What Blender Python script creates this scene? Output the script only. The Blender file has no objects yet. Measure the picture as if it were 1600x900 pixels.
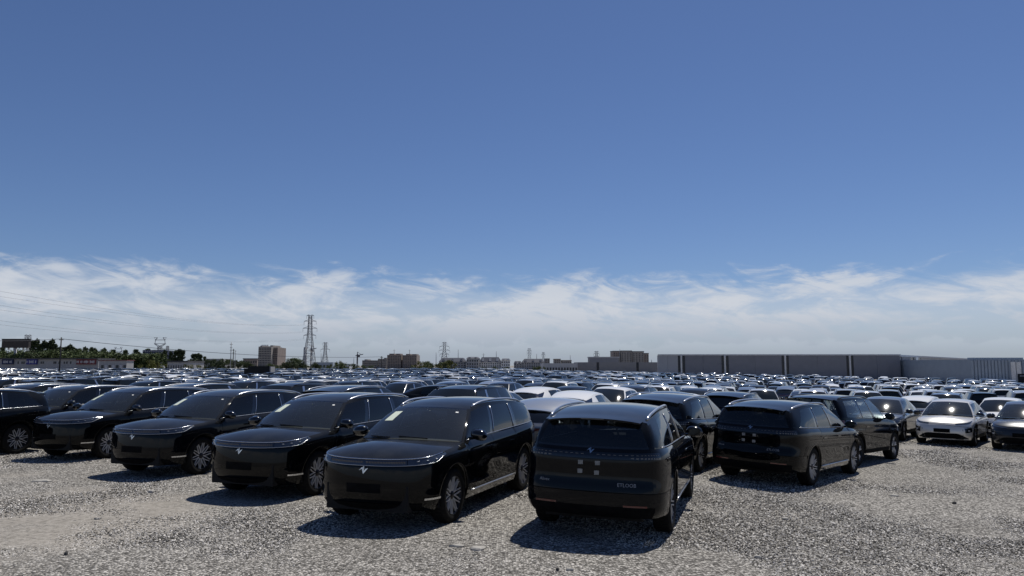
import bpy, math, random
import numpy as np
from mathutils import Vector, Matrix
R_ = math.radians
scn = bpy.context.scene
COL = scn.collection

# ------------------------------------------------------------------ camera
F_PX, Y_HOR, CAM_H = 1155.0, 571.0, 2.2
PITCH = math.atan((Y_HOR - 450) / F_PX)
cam_d = bpy.data.cameras.new('camera'); cam = bpy.data.objects.new('camera', cam_d); COL.objects.link(cam)
cam_d.sensor_width = 36; cam_d.lens = 36 * F_PX / 1600; cam_d.clip_start = .05; cam_d.clip_end = 20000
cam.location = (0, 0, CAM_H); cam.rotation_euler = (R_(90) + PITCH, 0, 0)
scn.camera = cam

# ------------------------------------------------------------------ sky and sun
SUN_EL, SUN_AZ = 62.0, 30.0          # azimuth clockwise from +Y (the way the camera looks)
SKY_K, SUN_K = 0.075, 5.0
w = bpy.data.worlds.new('World'); scn.world = w; w.use_nodes = True
nt = w.node_tree; N = nt.nodes; LK = nt.links
for n in list(N): N.remove(n)
def nd(t, tree=None, **kw):
    n = (tree or nt).nodes.new(t)
    for k, v in kw.items(): setattr(n, k, v)
    return n
def mth(op, a, b=None, tree=None, clamp=False):
    tr = tree or nt
    m = tr.nodes.new('ShaderNodeMath'); m.operation = op; m.use_clamp = clamp
    for i, v in enumerate((a, b)):
        if v is None: continue
        if hasattr(v, 'is_linked'): tr.links.new(v, m.inputs[i])
        else: m.inputs[i].default_value = v
    return m.outputs[0]
def ramp(val, stops, tree=None, interp='EASE'):
    tr = tree or nt
    r = tr.nodes.new('ShaderNodeValToRGB'); r.color_ramp.interpolation = interp
    e = r.color_ramp.elements
    while len(e) < len(stops): e.new(.5)
    for i, (p, c) in enumerate(stops):
        e[i].position = p; e[i].color = (c if len(c) == 4 else (*c, 1)) if hasattr(c, '__len__') else (c, c, c, 1)
    tr.links.new(val, r.inputs[0]); return r.outputs[0]
def mixc(fac, a, b, tree=None, mode='MIX'):
    tr = tree or nt
    m = tr.nodes.new('ShaderNodeMix'); m.data_type = 'RGBA'; m.blend_type = mode
    for sock, v in ((m.inputs[0], fac), (m.inputs[6], a), (m.inputs[7], b)):
        if hasattr(v, 'is_linked'): tr.links.new(v, sock)
        elif hasattr(v, '__len__'): sock.default_value = (*v[:3], 1)
        else: sock.default_value = v
    return m.outputs[2]
sky = nd('ShaderNodeTexSky', sky_type='NISHITA', sun_disc=False)
sky.sun_elevation = R_(SUN_EL); sky.sun_rotation = R_(SUN_AZ); sky.altitude = 900
sky.air_density = 1.0; sky.dust_density = .35; sky.ozone_density = 3.0
tc = nd('ShaderNodeTexCoord'); sep = nd('ShaderNodeSeparateXYZ'); LK.new(tc.outputs['Generated'], sep.inputs[0])
elev = mth('ARCSINE', sep.outputs[2])                      # radians above the horizon
az = mth('ARCTAN2', sep.outputs[0], sep.outputs[1])
def sky_noise(sx, sz, scale, detail, rough, dist, seed, shear=0.0):
    cb = nd('ShaderNodeCombineXYZ')
    LK.new(mth('ADD', mth('MULTIPLY', az, sx), mth('MULTIPLY', elev, shear)), cb.inputs[0]); LK.new(mth('MULTIPLY', elev, sz), cb.inputs[1]); cb.inputs[2].default_value = seed
    n = nd('ShaderNodeTexNoise'); n.inputs['Scale'].default_value = scale; n.inputs['Detail'].default_value = detail
    n.inputs['Roughness'].default_value = rough; n.inputs['Distortion'].default_value = dist
    LK.new(cb.outputs[0], n.inputs['Vector']); return n.outputs[0]
n_big = sky_noise(-1.0, 3.4, 5.5, 9, .62, .7, 3.7, .8)
n_fine = sky_noise(1.0, 2.6, 16.0, 8, .6, .9, 9.1, 1.5)
n_pf = sky_noise(1.0, 1.7, 34.0, 6, .55, .3, 5.3)
edge = mth('ADD', elev, mth('MULTIPLY', mth('SUBTRACT', n_big, .5), -.055))
edge = mth('ADD', edge, mth('MULTIPLY', mth('SUBTRACT', n_fine, .5), -.065))
veil = ramp(edge, [(.098, 1), (.126, 0)])                  # thin high cloud lying along the horizon all round
body = ramp(mth('ADD', mth('MULTIPLY', n_big, .6), mth('MULTIPLY', n_fine, .4)), [(.40, .18), (.58, 1)])
low = ramp(elev, [(.015, .25), (.075, 1)])
cloud_a = mth('MULTIPLY', veil, mth('ADD', mth('MULTIPLY', mth('MULTIPLY', body, low), .80), mth('MULTIPLY', ramp(elev, [(.0, 1), (.14, 0)]), .62)), clamp=True)
puff_e = mth('ADD', elev, mth('MULTIPLY', mth('SUBTRACT', n_pf, .5), -.05))
puff = mth('MULTIPLY', ramp(puff_e, [(.026, 1), (.033, 0)]), ramp(elev, [(.012, 0), (.030, 1)]))
skyc = nd('ShaderNodeVectorMath', operation='SCALE'); LK.new(sky.outputs[0], skyc.inputs[0]); skyc.inputs[3].default_value = SKY_K
sky_col = mixc(1.0, skyc.outputs[0], (.77, .855, 1.07), mode='MULTIPLY')
c1 = mixc(cloud_a, sky_col, mixc(ramp(elev, [(.0, 0), (.085, 1)]), (.37, .43, .53), (.66, .70, .77)))
c2 = mixc(mth('MULTIPLY', puff, .28), c1, (.60, .66, .74))
bg = nd('ShaderNodeBackground'); LK.new(c2, bg.inputs[0]); bg.inputs[1].default_value = 1.0
wo = nd('ShaderNodeOutputWorld'); LK.new(bg.outputs[0], wo.inputs[0])

sun_d = bpy.data.lights.new('sun', 'SUN'); sun = bpy.data.objects.new('sun', sun_d); COL.objects.link(sun)
sun_d.energy = SUN_K; sun_d.angle = R_(.53); sun_d.color = (1, .955, .88)
sd = Vector((math.sin(R_(SUN_AZ)) * math.cos(R_(SUN_EL)), math.cos(R_(SUN_AZ)) * math.cos(R_(SUN_EL)), math.sin(R_(SUN_EL))))
sun.rotation_euler = sd.to_track_quat('Z', 'Y').to_euler()
vs = scn.view_settings; vs.view_transform = 'Standard'; vs.look = 'None'; vs.exposure = -0.15; vs.gamma = 1; vs.use_curve_mapping = False
scn.cycles.use_denoising = True; scn.cycles.sample_clamp_indirect = 4.0
scn.cycles.max_bounces = 6; scn.cycles.transparent_max_bounces = 12; scn.cycles.caustics_reflective = False; scn.cycles.caustics_refractive = False

# ------------------------------------------------------------------ helpers: places
def at(px, py, Y):                   # the point Y metres ahead of the camera that photo pixel (px, py) looks at
    dx, dy = (px - 800) / F_PX, -(py - 450) / F_PX
    d = Vector((dx, math.cos(PITCH) - dy * math.sin(PITCH), math.sin(PITCH) + dy * math.cos(PITCH)))
    return Vector((0, 0, CAM_H)) + d * (Y / d.y)
GX = np.array([-3000, 1.0, 2.5, 6, 10, 16, 30, 60, 120, 250, 5000.]); GZ = -np.array([0, 0, .03, .21, .37, .53, .72, 1.0, 1.5, 2.2, 2.2])
GY, GYZ = np.array([-500, 17, 27, 40, 60, 80, 110, 150, 185, 215, 9000.]), -np.array([0, 0, .08, .28, .56, .72, .74, .55, .3, .12, .1])
_gs = np.linspace(-40, 300, 3401); _gv = np.interp(_gs, GX, GZ); _gv = np.convolve(np.pad(_gv, 15, mode='edge'), np.ones(31) / 31, 'valid')
_ys = np.linspace(0, 250, 1001); _yv = np.interp(_ys, GY, GYZ); _yv = np.convolve(np.pad(_yv, 20, mode='edge'), np.ones(41) / 41, 'valid')
def gz(x, y): return np.interp(x, _gs, _gv) + np.interp(y, _ys, _yv)
def hash_noise(x, y, s, seed=0):
    rs = np.random.RandomState(seed); t = rs.rand(64, 64)
    X, Y = np.asarray(x) / s, np.asarray(y) / s; i, j = np.floor(X).astype(int), np.floor(Y).astype(int); f, g = X - i, Y - j
    f = f * f * (3 - 2 * f); g = g * g * (3 - 2 * g); q = lambda a, b: t[a % 64, b % 64]
    return (q(i, j) * (1 - f) + q(i + 1, j) * f) * (1 - g) + (q(i, j + 1) * (1 - f) + q(i + 1, j + 1) * f) * g
def dirt_mask(x, y):                 # 1 where bare earth lies between the gravel
    n = .5 * hash_noise(x, y, 3.1, 1) + .3 * hash_noise(x, y, 1.1, 2) + .2 * hash_noise(x, y, .4, 3)
    bias = .26 * np.exp(-(((x + 6.6) / 2.6) ** 2 + ((y - 10.0) / 4.0) ** 2)) + .22 * np.exp(-(((x - 17) / 8) ** 2 + ((y - 26) / 3.2) ** 2)) + .2 * np.exp(-(((x + 11) / 4) ** 2 + ((y - 15) / 3.) ** 2))
    return np.clip((n + bias - .66) / .26, 0, 1)

# ------------------------------------------------------------------ materials
MATS = {}
def pmat(name, col, rough=.5, metal=0., coat=0., coat_r=.03, spec=.5, noise=0., nscale=8., emit=None, bump=0.):
    if name in MATS: return MATS[name]
    m = bpy.data.materials.new(name); m.use_nodes = True; t = m.node_tree; b = t.nodes['Principled BSDF']
    b.inputs['Base Color'].default_value = (*col, 1); b.inputs['Roughness'].default_value = rough; b.inputs['Metallic'].default_value = metal
    b.inputs['Coat Weight'].default_value = coat; b.inputs['Coat Roughness'].default_value = coat_r; b.inputs['Specular IOR Level'].default_value = spec
    if noise or bump:
        c = t.nodes.new('ShaderNodeTexCoord'); n = t.nodes.new('ShaderNodeTexNoise'); n.inputs['Scale'].default_value = nscale; n.inputs['Detail'].default_value = 5
        t.links.new(c.outputs['Object'], n.inputs['Vector'])
        if noise:
            lo = tuple(x * (1 - noise) for x in col); hi = tuple(min(1, x * (1 + noise)) for x in col)
            t.links.new(ramp(n.outputs[0], [(.3, lo), (.7, hi)], t), b.inputs['Base Color'])
        if bump:
            bp = t.nodes.new('ShaderNodeBump'); bp.inputs['Strength'].default_value = bump; t.links.new(n.outputs[0], bp.inputs['Height']); t.links.new(bp.outputs[0], b.inputs['Normal'])
    MATS[name] = m; return m
def paint(name, col, metal=0., rough=.32, dust_sheen=.05):
    m = pmat(name, col, rough, metal, coat=1., coat_r=.035, spec=.5 if metal else .0); t = m.node_tree; b = t.nodes['Principled BSDF']
    b.inputs['Coat IOR'].default_value = 1.45 if col[0] > .03 else 1.31
    # faint settled dust, patchy, plus a sky sheen painted into the colour
    c = t.nodes.new('ShaderNodeTexCoord'); n = t.nodes.new('ShaderNodeTexNoise'); n.inputs['Scale'].default_value = 2.3; n.inputs['Detail'].default_value = 8; n.inputs['Roughness'].default_value = .7
    t.links.new(c.outputs['Object'], n.inputs['Vector'])
    f = ramp(n.outputs[0], [(.30, dust_sheen * .45), (.75, dust_sheen)], t)
    g_ = t.nodes.new('ShaderNodeNewGeometry'); sx = t.nodes.new('ShaderNodeSeparateXYZ'); t.links.new(g_.outputs['Normal'], sx.inputs[0])
    f = mth('MULTIPLY', f, ramp(sx.outputs[2], [(.25, .06), (.85, 1)], t), t)          # painted sheen: upward faces lightened, sides left dark
    t.links.new(mixc(f, col, (.265, .28, .295), t), b.inputs['Base Color'])
    t.links.new(mth('MULTIPLY', n.outputs[0], .06, t), b.inputs['Coat Roughness'])
    return m
paint('paint_black', (.0018, .0020, .0026), dust_sheen=.09)
paint('paint_navy', (.0022, .0028, .0045), dust_sheen=.11)
paint('paint_grey', (.022, .024, .028), metal=.4)
paint('paint_steel', (.10, .115, .135), metal=.6)
paint('paint_silver', (.36, .36, .35), metal=.6)
paint('paint_white', (.74, .74, .73))
paint('paint_champagne', (.62, .60, .56), metal=.3)
pmat('black_plastic', (.006, .006, .0065), .75, noise=.3, spec=.05)
pmat('black_gloss', (.004, .004, .005), .12, coat=.6)
pmat('pillar_black', (.0025, .0026, .003), .5, spec=.06)
pmat('dark_inner', (.006, .006, .006), .9)
pmat('rubber', (.010, .010, .010), .85, spec=.1, noise=.35, nscale=30)
pmat('chrome', (.62, .63, .65), .16, 1.)
pmat('satin_silver', (.55, .56, .58), .30, 1.)
pmat('alloy', (.60, .60, .61), .35, .35)
pmat('alloy_dark', (.02, .02, .022), .4, .6)
pmat('lamp_lens', (.03, .038, .055), .10, 0., coat=1.)
pmat('lamp_white', (.30, .32, .36), .2, .3, coat=1.)
pmat('lamp_seg', (.12, .125, .14), .3)
pmat('lamp_red', (.09, .004, .006), .2, coat=1.)
pmat('lamp_smoke', (.05, .055, .07), .2, coat=.8)
pmat('seat_cloth', (.035, .033, .032), .8)
pmat('dash', (.02, .02, .021), .7)
pmat('paper', (.62, .68, .56), .7)
pmat('paper_white', (.75, .75, .73), .7)
pmat('badge_metal', (.26, .26, .27), .4, .3)
pmat('foam', (.25, .25, .24), .8, noise=.2, nscale=20)
def glass(name, tint, refl0=.06, rough=.03, dust_sheen=.03):
    m = bpy.data.materials.new(name); m.use_nodes = True; t = m.node_tree
    for n in list(t.nodes): t.nodes.remove(n)
    lw = t.nodes.new('ShaderNodeLayerWeight'); lw.inputs[0].default_value = .5
    f = mth('ADD', mth('MULTIPLY', mth('POWER', lw.outputs['Facing'], 4.5, t), 1 - refl0, t), refl0, t)
    tr = t.nodes.new('ShaderNodeBsdfTransparent'); tr.inputs[0].default_value = (*tint, 1)
    df = t.nodes.new('ShaderNodeBsdfDiffuse'); df.inputs[0].default_value = (.25, .28, .285, 1)
    mx0 = t.nodes.new('ShaderNodeMixShader'); mx0.inputs[0].default_value = dust_sheen; t.links.new(tr.outputs[0], mx0.inputs[1]); t.links.new(df.outputs[0], mx0.inputs[2])  # even grey veil: dust plus reflected haze put into the glass colour
    gl = t.nodes.new('ShaderNodeBsdfGlossy'); gl.inputs['Roughness'].default_value = rough
    mx = t.nodes.new('ShaderNodeMixShader'); t.links.new(f, mx.inputs[0]); t.links.new(mx0.outputs[0], mx.inputs[1]); t.links.new(gl.outputs[0], mx.inputs[2])
    o = t.nodes.new('ShaderNodeOutputMaterial'); t.links.new(mx.outputs[0], o.inputs[0]); MATS[name] = m
glass('windscreen_glass', (.72, .77, .75), .10, .07, .07)
glass('tint_glass', (.10, .11, .12), .06, .03, .015)
pmat('far_glass', (.010, .013, .014), .05, spec=.45)

# ------------------------------------------------------------------ mesh building
def mesh_np(name, V, faces, mats=None, mi=None, smooth=True):
    """V: (n,3); faces: list of index tuples or (m,k) array."""
    me = bpy.data.meshes.new(name)
    V = np.asarray(V, np.float32)
    if isinstance(faces, np.ndarray):
        k = faces.shape[1]; loops = faces.ravel().astype(np.int32); tot = np.full(len(faces), k, np.int32)
    else:
        tot = np.array([len(f) for f in faces], np.int32); loops = np.fromiter((i for f in faces for i in f), np.int32)
    st = np.concatenate([[0], np.cumsum(tot)[:-1]]).astype(np.int32)
    me.vertices.add(len(V)); me.vertices.foreach_set('co', V.ravel())
    me.loops.add(len(loops)); me.loops.foreach_set('vertex_index', loops)
    me.polygons.add(len(tot)); me.polygons.foreach_set('loop_start', st); me.polygons.foreach_set('loop_total', tot)
    if mi is not None: me.polygons.foreach_set('material_index', np.asarray(mi, np.int32))
    sm = np.full(len(tot), smooth, bool) if np.isscalar(smooth) or isinstance(smooth, bool) else np.asarray(smooth, bool)
    me.polygons.foreach_set('use_smooth', sm)
    for m in (mats or []): me.materials.append(MATS[m] if isinstance(m, str) else m)
    me.update(calc_edges=True); me.validate()
    return me
class MB:
    """collects shapes for one mesh"""
    def __init__(s): s.v = []; s.f = []; s.n = 0; s.sm = []
    def add(s, V, F, smooth=False):
        V = np.asarray(V, float); s.v.append(V); s.f += [tuple(int(i) + s.n for i in f) for f in F]; s.sm += [smooth] * len(F); s.n += len(V); return s
    def box(s, c, d, rz=0., M=None):
        h = np.array(d) / 2; V = np.array([[x, y, z] for x in (-1, 1) for y in (-1, 1) for z in (-1, 1)]) * h
        if rz: cs, sn = math.cos(rz), math.sin(rz); V = V @ np.array([[cs, sn, 0], [-sn, cs, 0], [0, 0, 1]])
        V = V + np.array(c)
        return s.add(V, [(0, 1, 3, 2), (4, 6, 7, 5), (0, 4, 5, 1), (2, 3, 7, 6), (0, 2, 6, 4), (1, 5, 7, 3)])
    def tube(s, P, r, n=6, caps=True):
        P = np.asarray(P, float); r = np.broadcast_to(r, (len(P),)); T = np.gradient(P, axis=0); T /= np.linalg.norm(T, axis=1)[:, None] + 1e-12
        up = np.array([0, 0, 1.]) if abs(T[0][2]) < .9 else np.array([1., 0, 0]); V = []
        for p, t, rr in zip(P, T, r):
            a = np.cross(t, up); a /= np.linalg.norm(a) + 1e-12; b = np.cross(a, t)
            for k in range(n):
                q = 2 * math.pi * (k + .5) / n; V.append(p + rr * (a * math.cos(q) + b * math.sin(q)))
        Fc = [(i * n + k, i * n + (k + 1) % n, (i + 1) * n + (k + 1) % n, (i + 1) * n + k) for i in range(len(P) - 1) for k in range(n)]
        if caps: Fc += [tuple(range(n))[::-1], tuple(range((len(P) - 1) * n, len(P) * n))]
        return s.add(V, Fc, n > 4)
    def lathe(s, prof, c, axis='y', n=24, smooth=True):
        V = []
        for (o, r) in prof:
            for k in range(n):
                q = 2 * math.pi * k / n; V.append((c[0] + r * math.cos(q), c[1] + o, c[2] + r * math.sin(q)) if axis == 'y' else (c[0] + r * math.cos(q), c[1] + r * math.sin(q), c[2] + o))
        Fc = [(i * n + k, i * n + (k + 1) % n, (i + 1) * n + (k + 1) % n, (i + 1) * n + k) for i in range(len(prof) - 1) for k in range(n)]
        return s.add(V, Fc, smooth)
    def prism(s, pts, z0, z1):
        n = len(pts); V = [(x, y, z0) for x, y in pts] + [(x, y, z1) for x, y in pts]
        return s.add(V, [tuple(range(n))[::-1], tuple(range(n, 2 * n))] + [(i, (i + 1) % n, n + (i + 1) % n, n + i) for i in range(n)])
    def data(s): return np.concatenate(s.v), s.f, s.sm
    def mesh(s, name, mat):
        V, Fc, sm = s.data(); return mesh_np(name, V, Fc, [mat], None, sm)
def link(name, me, parent=None, loc=None):
    o = bpy.data.objects.new(name, me); COL.objects.link(o)
    if parent: o.parent = parent
    if loc is not None: o.location = loc
    return o
def tag(o, label=None, cat=None, group=None, kind=None):
    for k, v in (('label', label), ('category', cat), ('group', group), ('kind', kind)):
        if v: o[k] = v
    return o
def copy_tree(o, parent=None):
    c = o.copy(); COL.objects.link(c); c.parent = parent
    for ch in KIDS.get(o.as_pointer(), []): 
        d = copy_tree(ch, c); KIDS.setdefault(c.as_pointer(), []).append(d)
    return c
KIDS = {}
def child(name, me, parent):
    o = link(name, me, parent); KIDS.setdefault(parent.as_pointer(), []).append(o); return o

# ------------------------------------------------------------------ ground
def lines(fine0, fine1, step, lo, hi, gmax=1.25):
    a = list(np.arange(fine0, fine1 + 1e-6, step)); d = step
    x = a[-1]
    while x < hi: d = d * gmax; x += d; a.append(min(x, hi))
    x = a[0]; d = step; b = []
    while x > lo: d = d * gmax; x -= d; b.append(max(x, lo))
    return np.array(b[::-1] + a)
gx, gy = lines(-16, 24, .22, -6000, 6000), lines(6, 34, .22, -400, 9000)
XX, YY = np.meshgrid(gx, gy); near = np.exp(-np.maximum(0, np.hypot(XX, YY - 12) - 20) / 8)
ZZ = gz(XX, YY) + near * ((hash_noise(XX, YY, 1.7, 5) - .5) * .035 + (hash_noise(XX, YY, .5, 6) - .5) * .016)
nX, nY = len(gx), len(gy); idx = np.arange(nX * nY).reshape(nY, nX)
gf = np.stack([idx[:-1, :-1], idx[:-1, 1:], idx[1:, 1:], idx[1:, :-1]], -1).reshape(-1, 4)
def ground_mat():
    m = bpy.data.materials.new('gravel_ground'); m.use_nodes = True; t = m.node_tree; b = t.nodes['Principled BSDF']; L = t.links
    c = t.nodes.new('ShaderNodeTexCoord'); A = t.nodes.new('ShaderNodeAttribute'); A.attribute_name = 'dirt'
    def vor(scale, feat='F1'):
        v = t.nodes.new('ShaderNodeTexVoronoi'); v.inputs['Scale'].default_value = scale; v.feature = feat; L.new(c.outputs['Object'], v.inputs['Vector']); return v
    def noi(scale, d=6):
        v = t.nodes.new('ShaderNodeTexNoise'); v.inputs['Scale'].default_value = scale; v.inputs['Detail'].default_value = d; L.new(c.outputs['Object'], v.inputs['Vector']); return v.outputs[0]
    v1 = vor(34.); v2 = vor(9.)
    sp = t.nodes.new('ShaderNodeSeparateColor'); L.new(v1.outputs['Color'], sp.inputs[0])
    stone = ramp(sp.outputs[0], [(0, (.06, .057, .052)), (.35, (.22, .209, .191)), (.75, (.40, .38, .347)), (1, (.66, .63, .58))], t, 'LINEAR')
    stone = mixc(ramp(v1.outputs['Distance'], [(.45, 0), (.75, .75)], t), stone, (.07, .066, .06), t)
    earth = ramp(noi(11.), [(.3, (.215, .198, .173)), (.7, (.325, .302, .268))], t)
    fleck = ramp(v2.outputs['Distance'], [(.14, 1), (.26, 0)], t, 'LINEAR')
    earth = mixc(mth('MULTIPLY', fleck, .7, t), earth, (.10, .095, .09), t)
    tone = ramp(noi(.35, 4), [(.35, .92), (.65, 1.08)], t)
    col = mixc(A.outputs['Fac'], stone, earth, t)
    col = mixc(1., col, tone, t, 'MULTIPLY')
    L.new(col, b.inputs['Base Color']); b.inputs['Roughness'].default_value = .95; b.inputs['Specular IOR Level'].default_value = .15
    h = mth('ADD', mth('MULTIPLY', mth('SUBTRACT', 1., v1.outputs['Distance'], t), mth('SUBTRACT', 1.1, A.outputs['Fac'], t), t), mth('MULTIPLY', noi(40.), .4, t), t)
    bp = t.nodes.new('ShaderNodeBump'); bp.inputs['Strength'].default_value = .9; bp.inputs['Distance'].default_value = .03; L.new(h, bp.inputs['Height']); L.new(bp.outputs[0], b.inputs['Normal'])
    return m
gme = mesh_np('ground', np.stack([XX, YY, ZZ], -1).reshape(-1, 3), gf, [ground_mat()], None, True)
at_ = gme.attributes.new('dirt', 'FLOAT', 'POINT'); at_.data.foreach_set('value', dirt_mask(XX, YY).ravel().astype(np.float32))
ground = tag(link('ground', gme), 'grey gravel and bare earth of the storage lot', None, None, 'structure')

# ------------------------------------------------------------------ cars
def cr(P, t):
    """Catmull-Rom through rows of P at index parameter t"""
    P = np.asarray(P, float); one = P.ndim == 1
    if one: P = P[:, None]
    t = np.asarray(t, float); i = np.clip(np.floor(t).astype(int), 0, len(P) - 2); f = (t - i)[..., None]
    g = lambda k: P[np.clip(k, 0, len(P) - 1)]
    a, b, c, d = g(i - 1), g(i), g(i + 1), g(i + 2)
    r = .5 * (2 * b + (c - a) * f + (2 * a - 5 * b + 4 * c - d) * f ** 2 + (3 * b - a - 3 * c + d) * f ** 3)
    return r[..., 0] if one else r
def sst(a, b, x): t = np.clip((x - a) / (b - a), 0, 1); return t * t * (3 - 2 * t)
SPECS = {}
SPECS['suv'] = dict(L=4.93, wb=2.93, fo=.93, R=.375, rim=.275, petals=True,
    O=[(0, 0), (.022, .30), (.085, .55), (.20, .76), (.37, .885), (.62, .94), (.95, .96), (1.5, .955), (2.4, .955), (3.3, .96), (3.86, .965), (4.3, .952), (4.62, .905), (4.80, .80), (4.885, .61), (4.922, .3), (4.93, 0)],
    ZT=[.945, .945, .95, .96, .975, 1.0, 1.035, 1.075, 1.10, 1.12, 1.135, 1.15, 1.16, 1.165, 1.16, 1.155, 1.155],
    nose=[(0, .12), (.12, .04), (.35, .0), (.7, .012), (.9, .03), (1, .06)], tail=[(0, .13), (.15, .02), (.4, .0), (.6, .03), (.8, .035), (.9, .045), (1, .085)],
    side=[(0, .06), (.10, .03), (.22, .022), (.45, .012), (.62, .0), (.8, .008), (.9, .022), (.96, .045), (1, .08)],
    sA=1.36, cowl=(1.14, 1.105), crown=.05, roof_c=[(1.93, 1.545), (2.2, 1.60), (2.6, 1.645), (3.1, 1.655), (3.7, 1.64), (4.2, 1.595), (4.67, 1.535)],
    roof_y=[(1.9, .63), (2.2, .67), (2.7, .705), (3.3, .715), (4.0, .71), (4.67, .67)], uD=12.6, doors=(1.45, 2.40, 3.40), belt_v=(.055, .90), wins=(.03, .305, .345, .62, .665, .93), third=.82, hood=.045, low=(.25, .255, .31), dpil='paint', cpil='black_gloss', rails='satin_silver', chrome=True)
SPECS['crossover'] = dict(L=4.75, wb=2.89, fo=.88, R=.36, rim=.255, petals=False,
    O=[(0, 0), (.02, .28), (.075, .52), (.19, .73), (.36, .86), (.60, .92), (.9, .945), (1.5, .94), (2.4, .94), (3.2, .945), (3.77, .955), (4.2, .935), (4.5, .87), (4.65, .74), (4.72, .55), (4.745, .28), (4.75, 0)],
    ZT=[.80, .80, .805, .82, .85, .89, .935, .995, 1.03, 1.055, 1.075, 1.09, 1.09, 1.08, 1.075, 1.07, 1.07],
    nose=[(0, .10), (.12, .03), (.35, .0), (.6, .01), (.85, .05), (1, .12)], tail=[(0, .16), (.15, .05), (.35, .02), (.6, .0), (.9, .03), (1, .09)],
    side=[(0, .07), (.12, .035), (.3, .03), (.5, .018), (.7, .0), (.85, .01), (.94, .04), (1, .09)],
    sA=1.22, cowl=(.98, 1.02), crown=.05, roof_c=[(1.85, 1.50), (2.15, 1.555), (2.5, 1.59), (2.9, 1.595), (3.4, 1.56), (3.9, 1.475), (4.25, 1.40)],
    roof_y=[(1.8, .58), (2.2, .62), (2.7, .64), (3.3, .63), (3.9, .60), (4.25, .55)], uD=12.4, doors=(1.40, 2.36, 3.30), belt_v=(.05, .88), wins=(.035, .34, .38, .66, .67, .68), third=None, hood=.05, low=(.23, .24, .33), dpil='paint', cpil='paint', rails=None, chrome=False)
SPECS['boxy'] = dict(L=4.70, wb=2.78, fo=.90, R=.365, rim=.25, petals=False,
    O=[(0, 0), (.022, .30), (.085, .56), (.20, .75), (.37, .86), (.60, .915), (.9, .94), (1.5, .94), (2.3, .94), (3.1, .945), (3.68, .95), (4.1, .94), (4.45, .90), (4.60, .80), (4.67, .62), (4.695, .3), (4.70, 0)],
    ZT=[.93, .93, .935, .945, .965, .99, 1.03, 1.07, 1.10, 1.12, 1.135, 1.15, 1.155, 1.155, 1.15, 1.15, 1.15],
    nose=[(0, .12), (.12, .04), (.35, .0), (.7, .015), (.9, .04), (1, .08)], tail=[(0, .14), (.15, .03), (.4, .0), (.7, .02), (1, .07)],
    side=[(0, .055), (.10, .025), (.25, .02), (.5, .01), (.66, .0), (.74, .012), (.9, .02), (1, .06)],
    sA=1.48, cowl=(1.30, 1.09), crown=.045, roof_c=[(1.95, 1.60), (2.2, 1.63), (2.6, 1.67), (3.1, 1.68), (3.7, 1.67), (4.2, 1.645), (4.48, 1.61)],
    roof_y=[(1.9, .62), (2.2, .65), (2.7, .67), (3.3, .675), (4.0, .66), (4.48, .62)], uD=12.4, doors=(1.45, 2.36, 3.28), belt_v=(.05, .90), wins=(.03, .29, .335, .60, .645, .93), third=.88, hood=.04, low=(.27, .28, .34), dpil='paint', cpil='black_gloss', rails='black_gloss', chrome=False)
import copy as _cp
SPECS['hatch'] = _cp.deepcopy(SPECS['crossover'])
SPECS['hatch'].update(ZT=[z - .04 for z in SPECS['crossover']['ZT']], cowl=(1.0, .975), roof_c=[(a, z - .11) for a, z in SPECS['crossover']['roof_c']], R=.345, rim=.245)
def flat_text(txt, size):
    cu = bpy.data.curves.new('t', 'FONT'); cu.body = txt; cu.size = size; cu.align_x = 'CENTER'; cu.extrude = 0; cu.resolution_u = 2
    o = bpy.data.objects.new('t', cu); COL.objects.link(o); dg = bpy.context.evaluated_depsgraph_get(); me = bpy.data.meshes.new_from_object(o.evaluated_get(dg))
    V = np.array([v.co[:] for v in me.vertices]); Fc = [tuple(p.vertices) for p in me.polygons]
    bpy.data.objects.remove(o); bpy.data.curves.remove(cu); bpy.data.meshes.remove(me); return V, Fc
def strip(h, z0, z1, n=11):
    y = np.linspace(-h, h, n); P = [(a, z0) for a in y] + [(a, z1) for a in y]; return P, [(i, i + 1, n + i + 1, n + i) for i in range(n - 1)]
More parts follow.
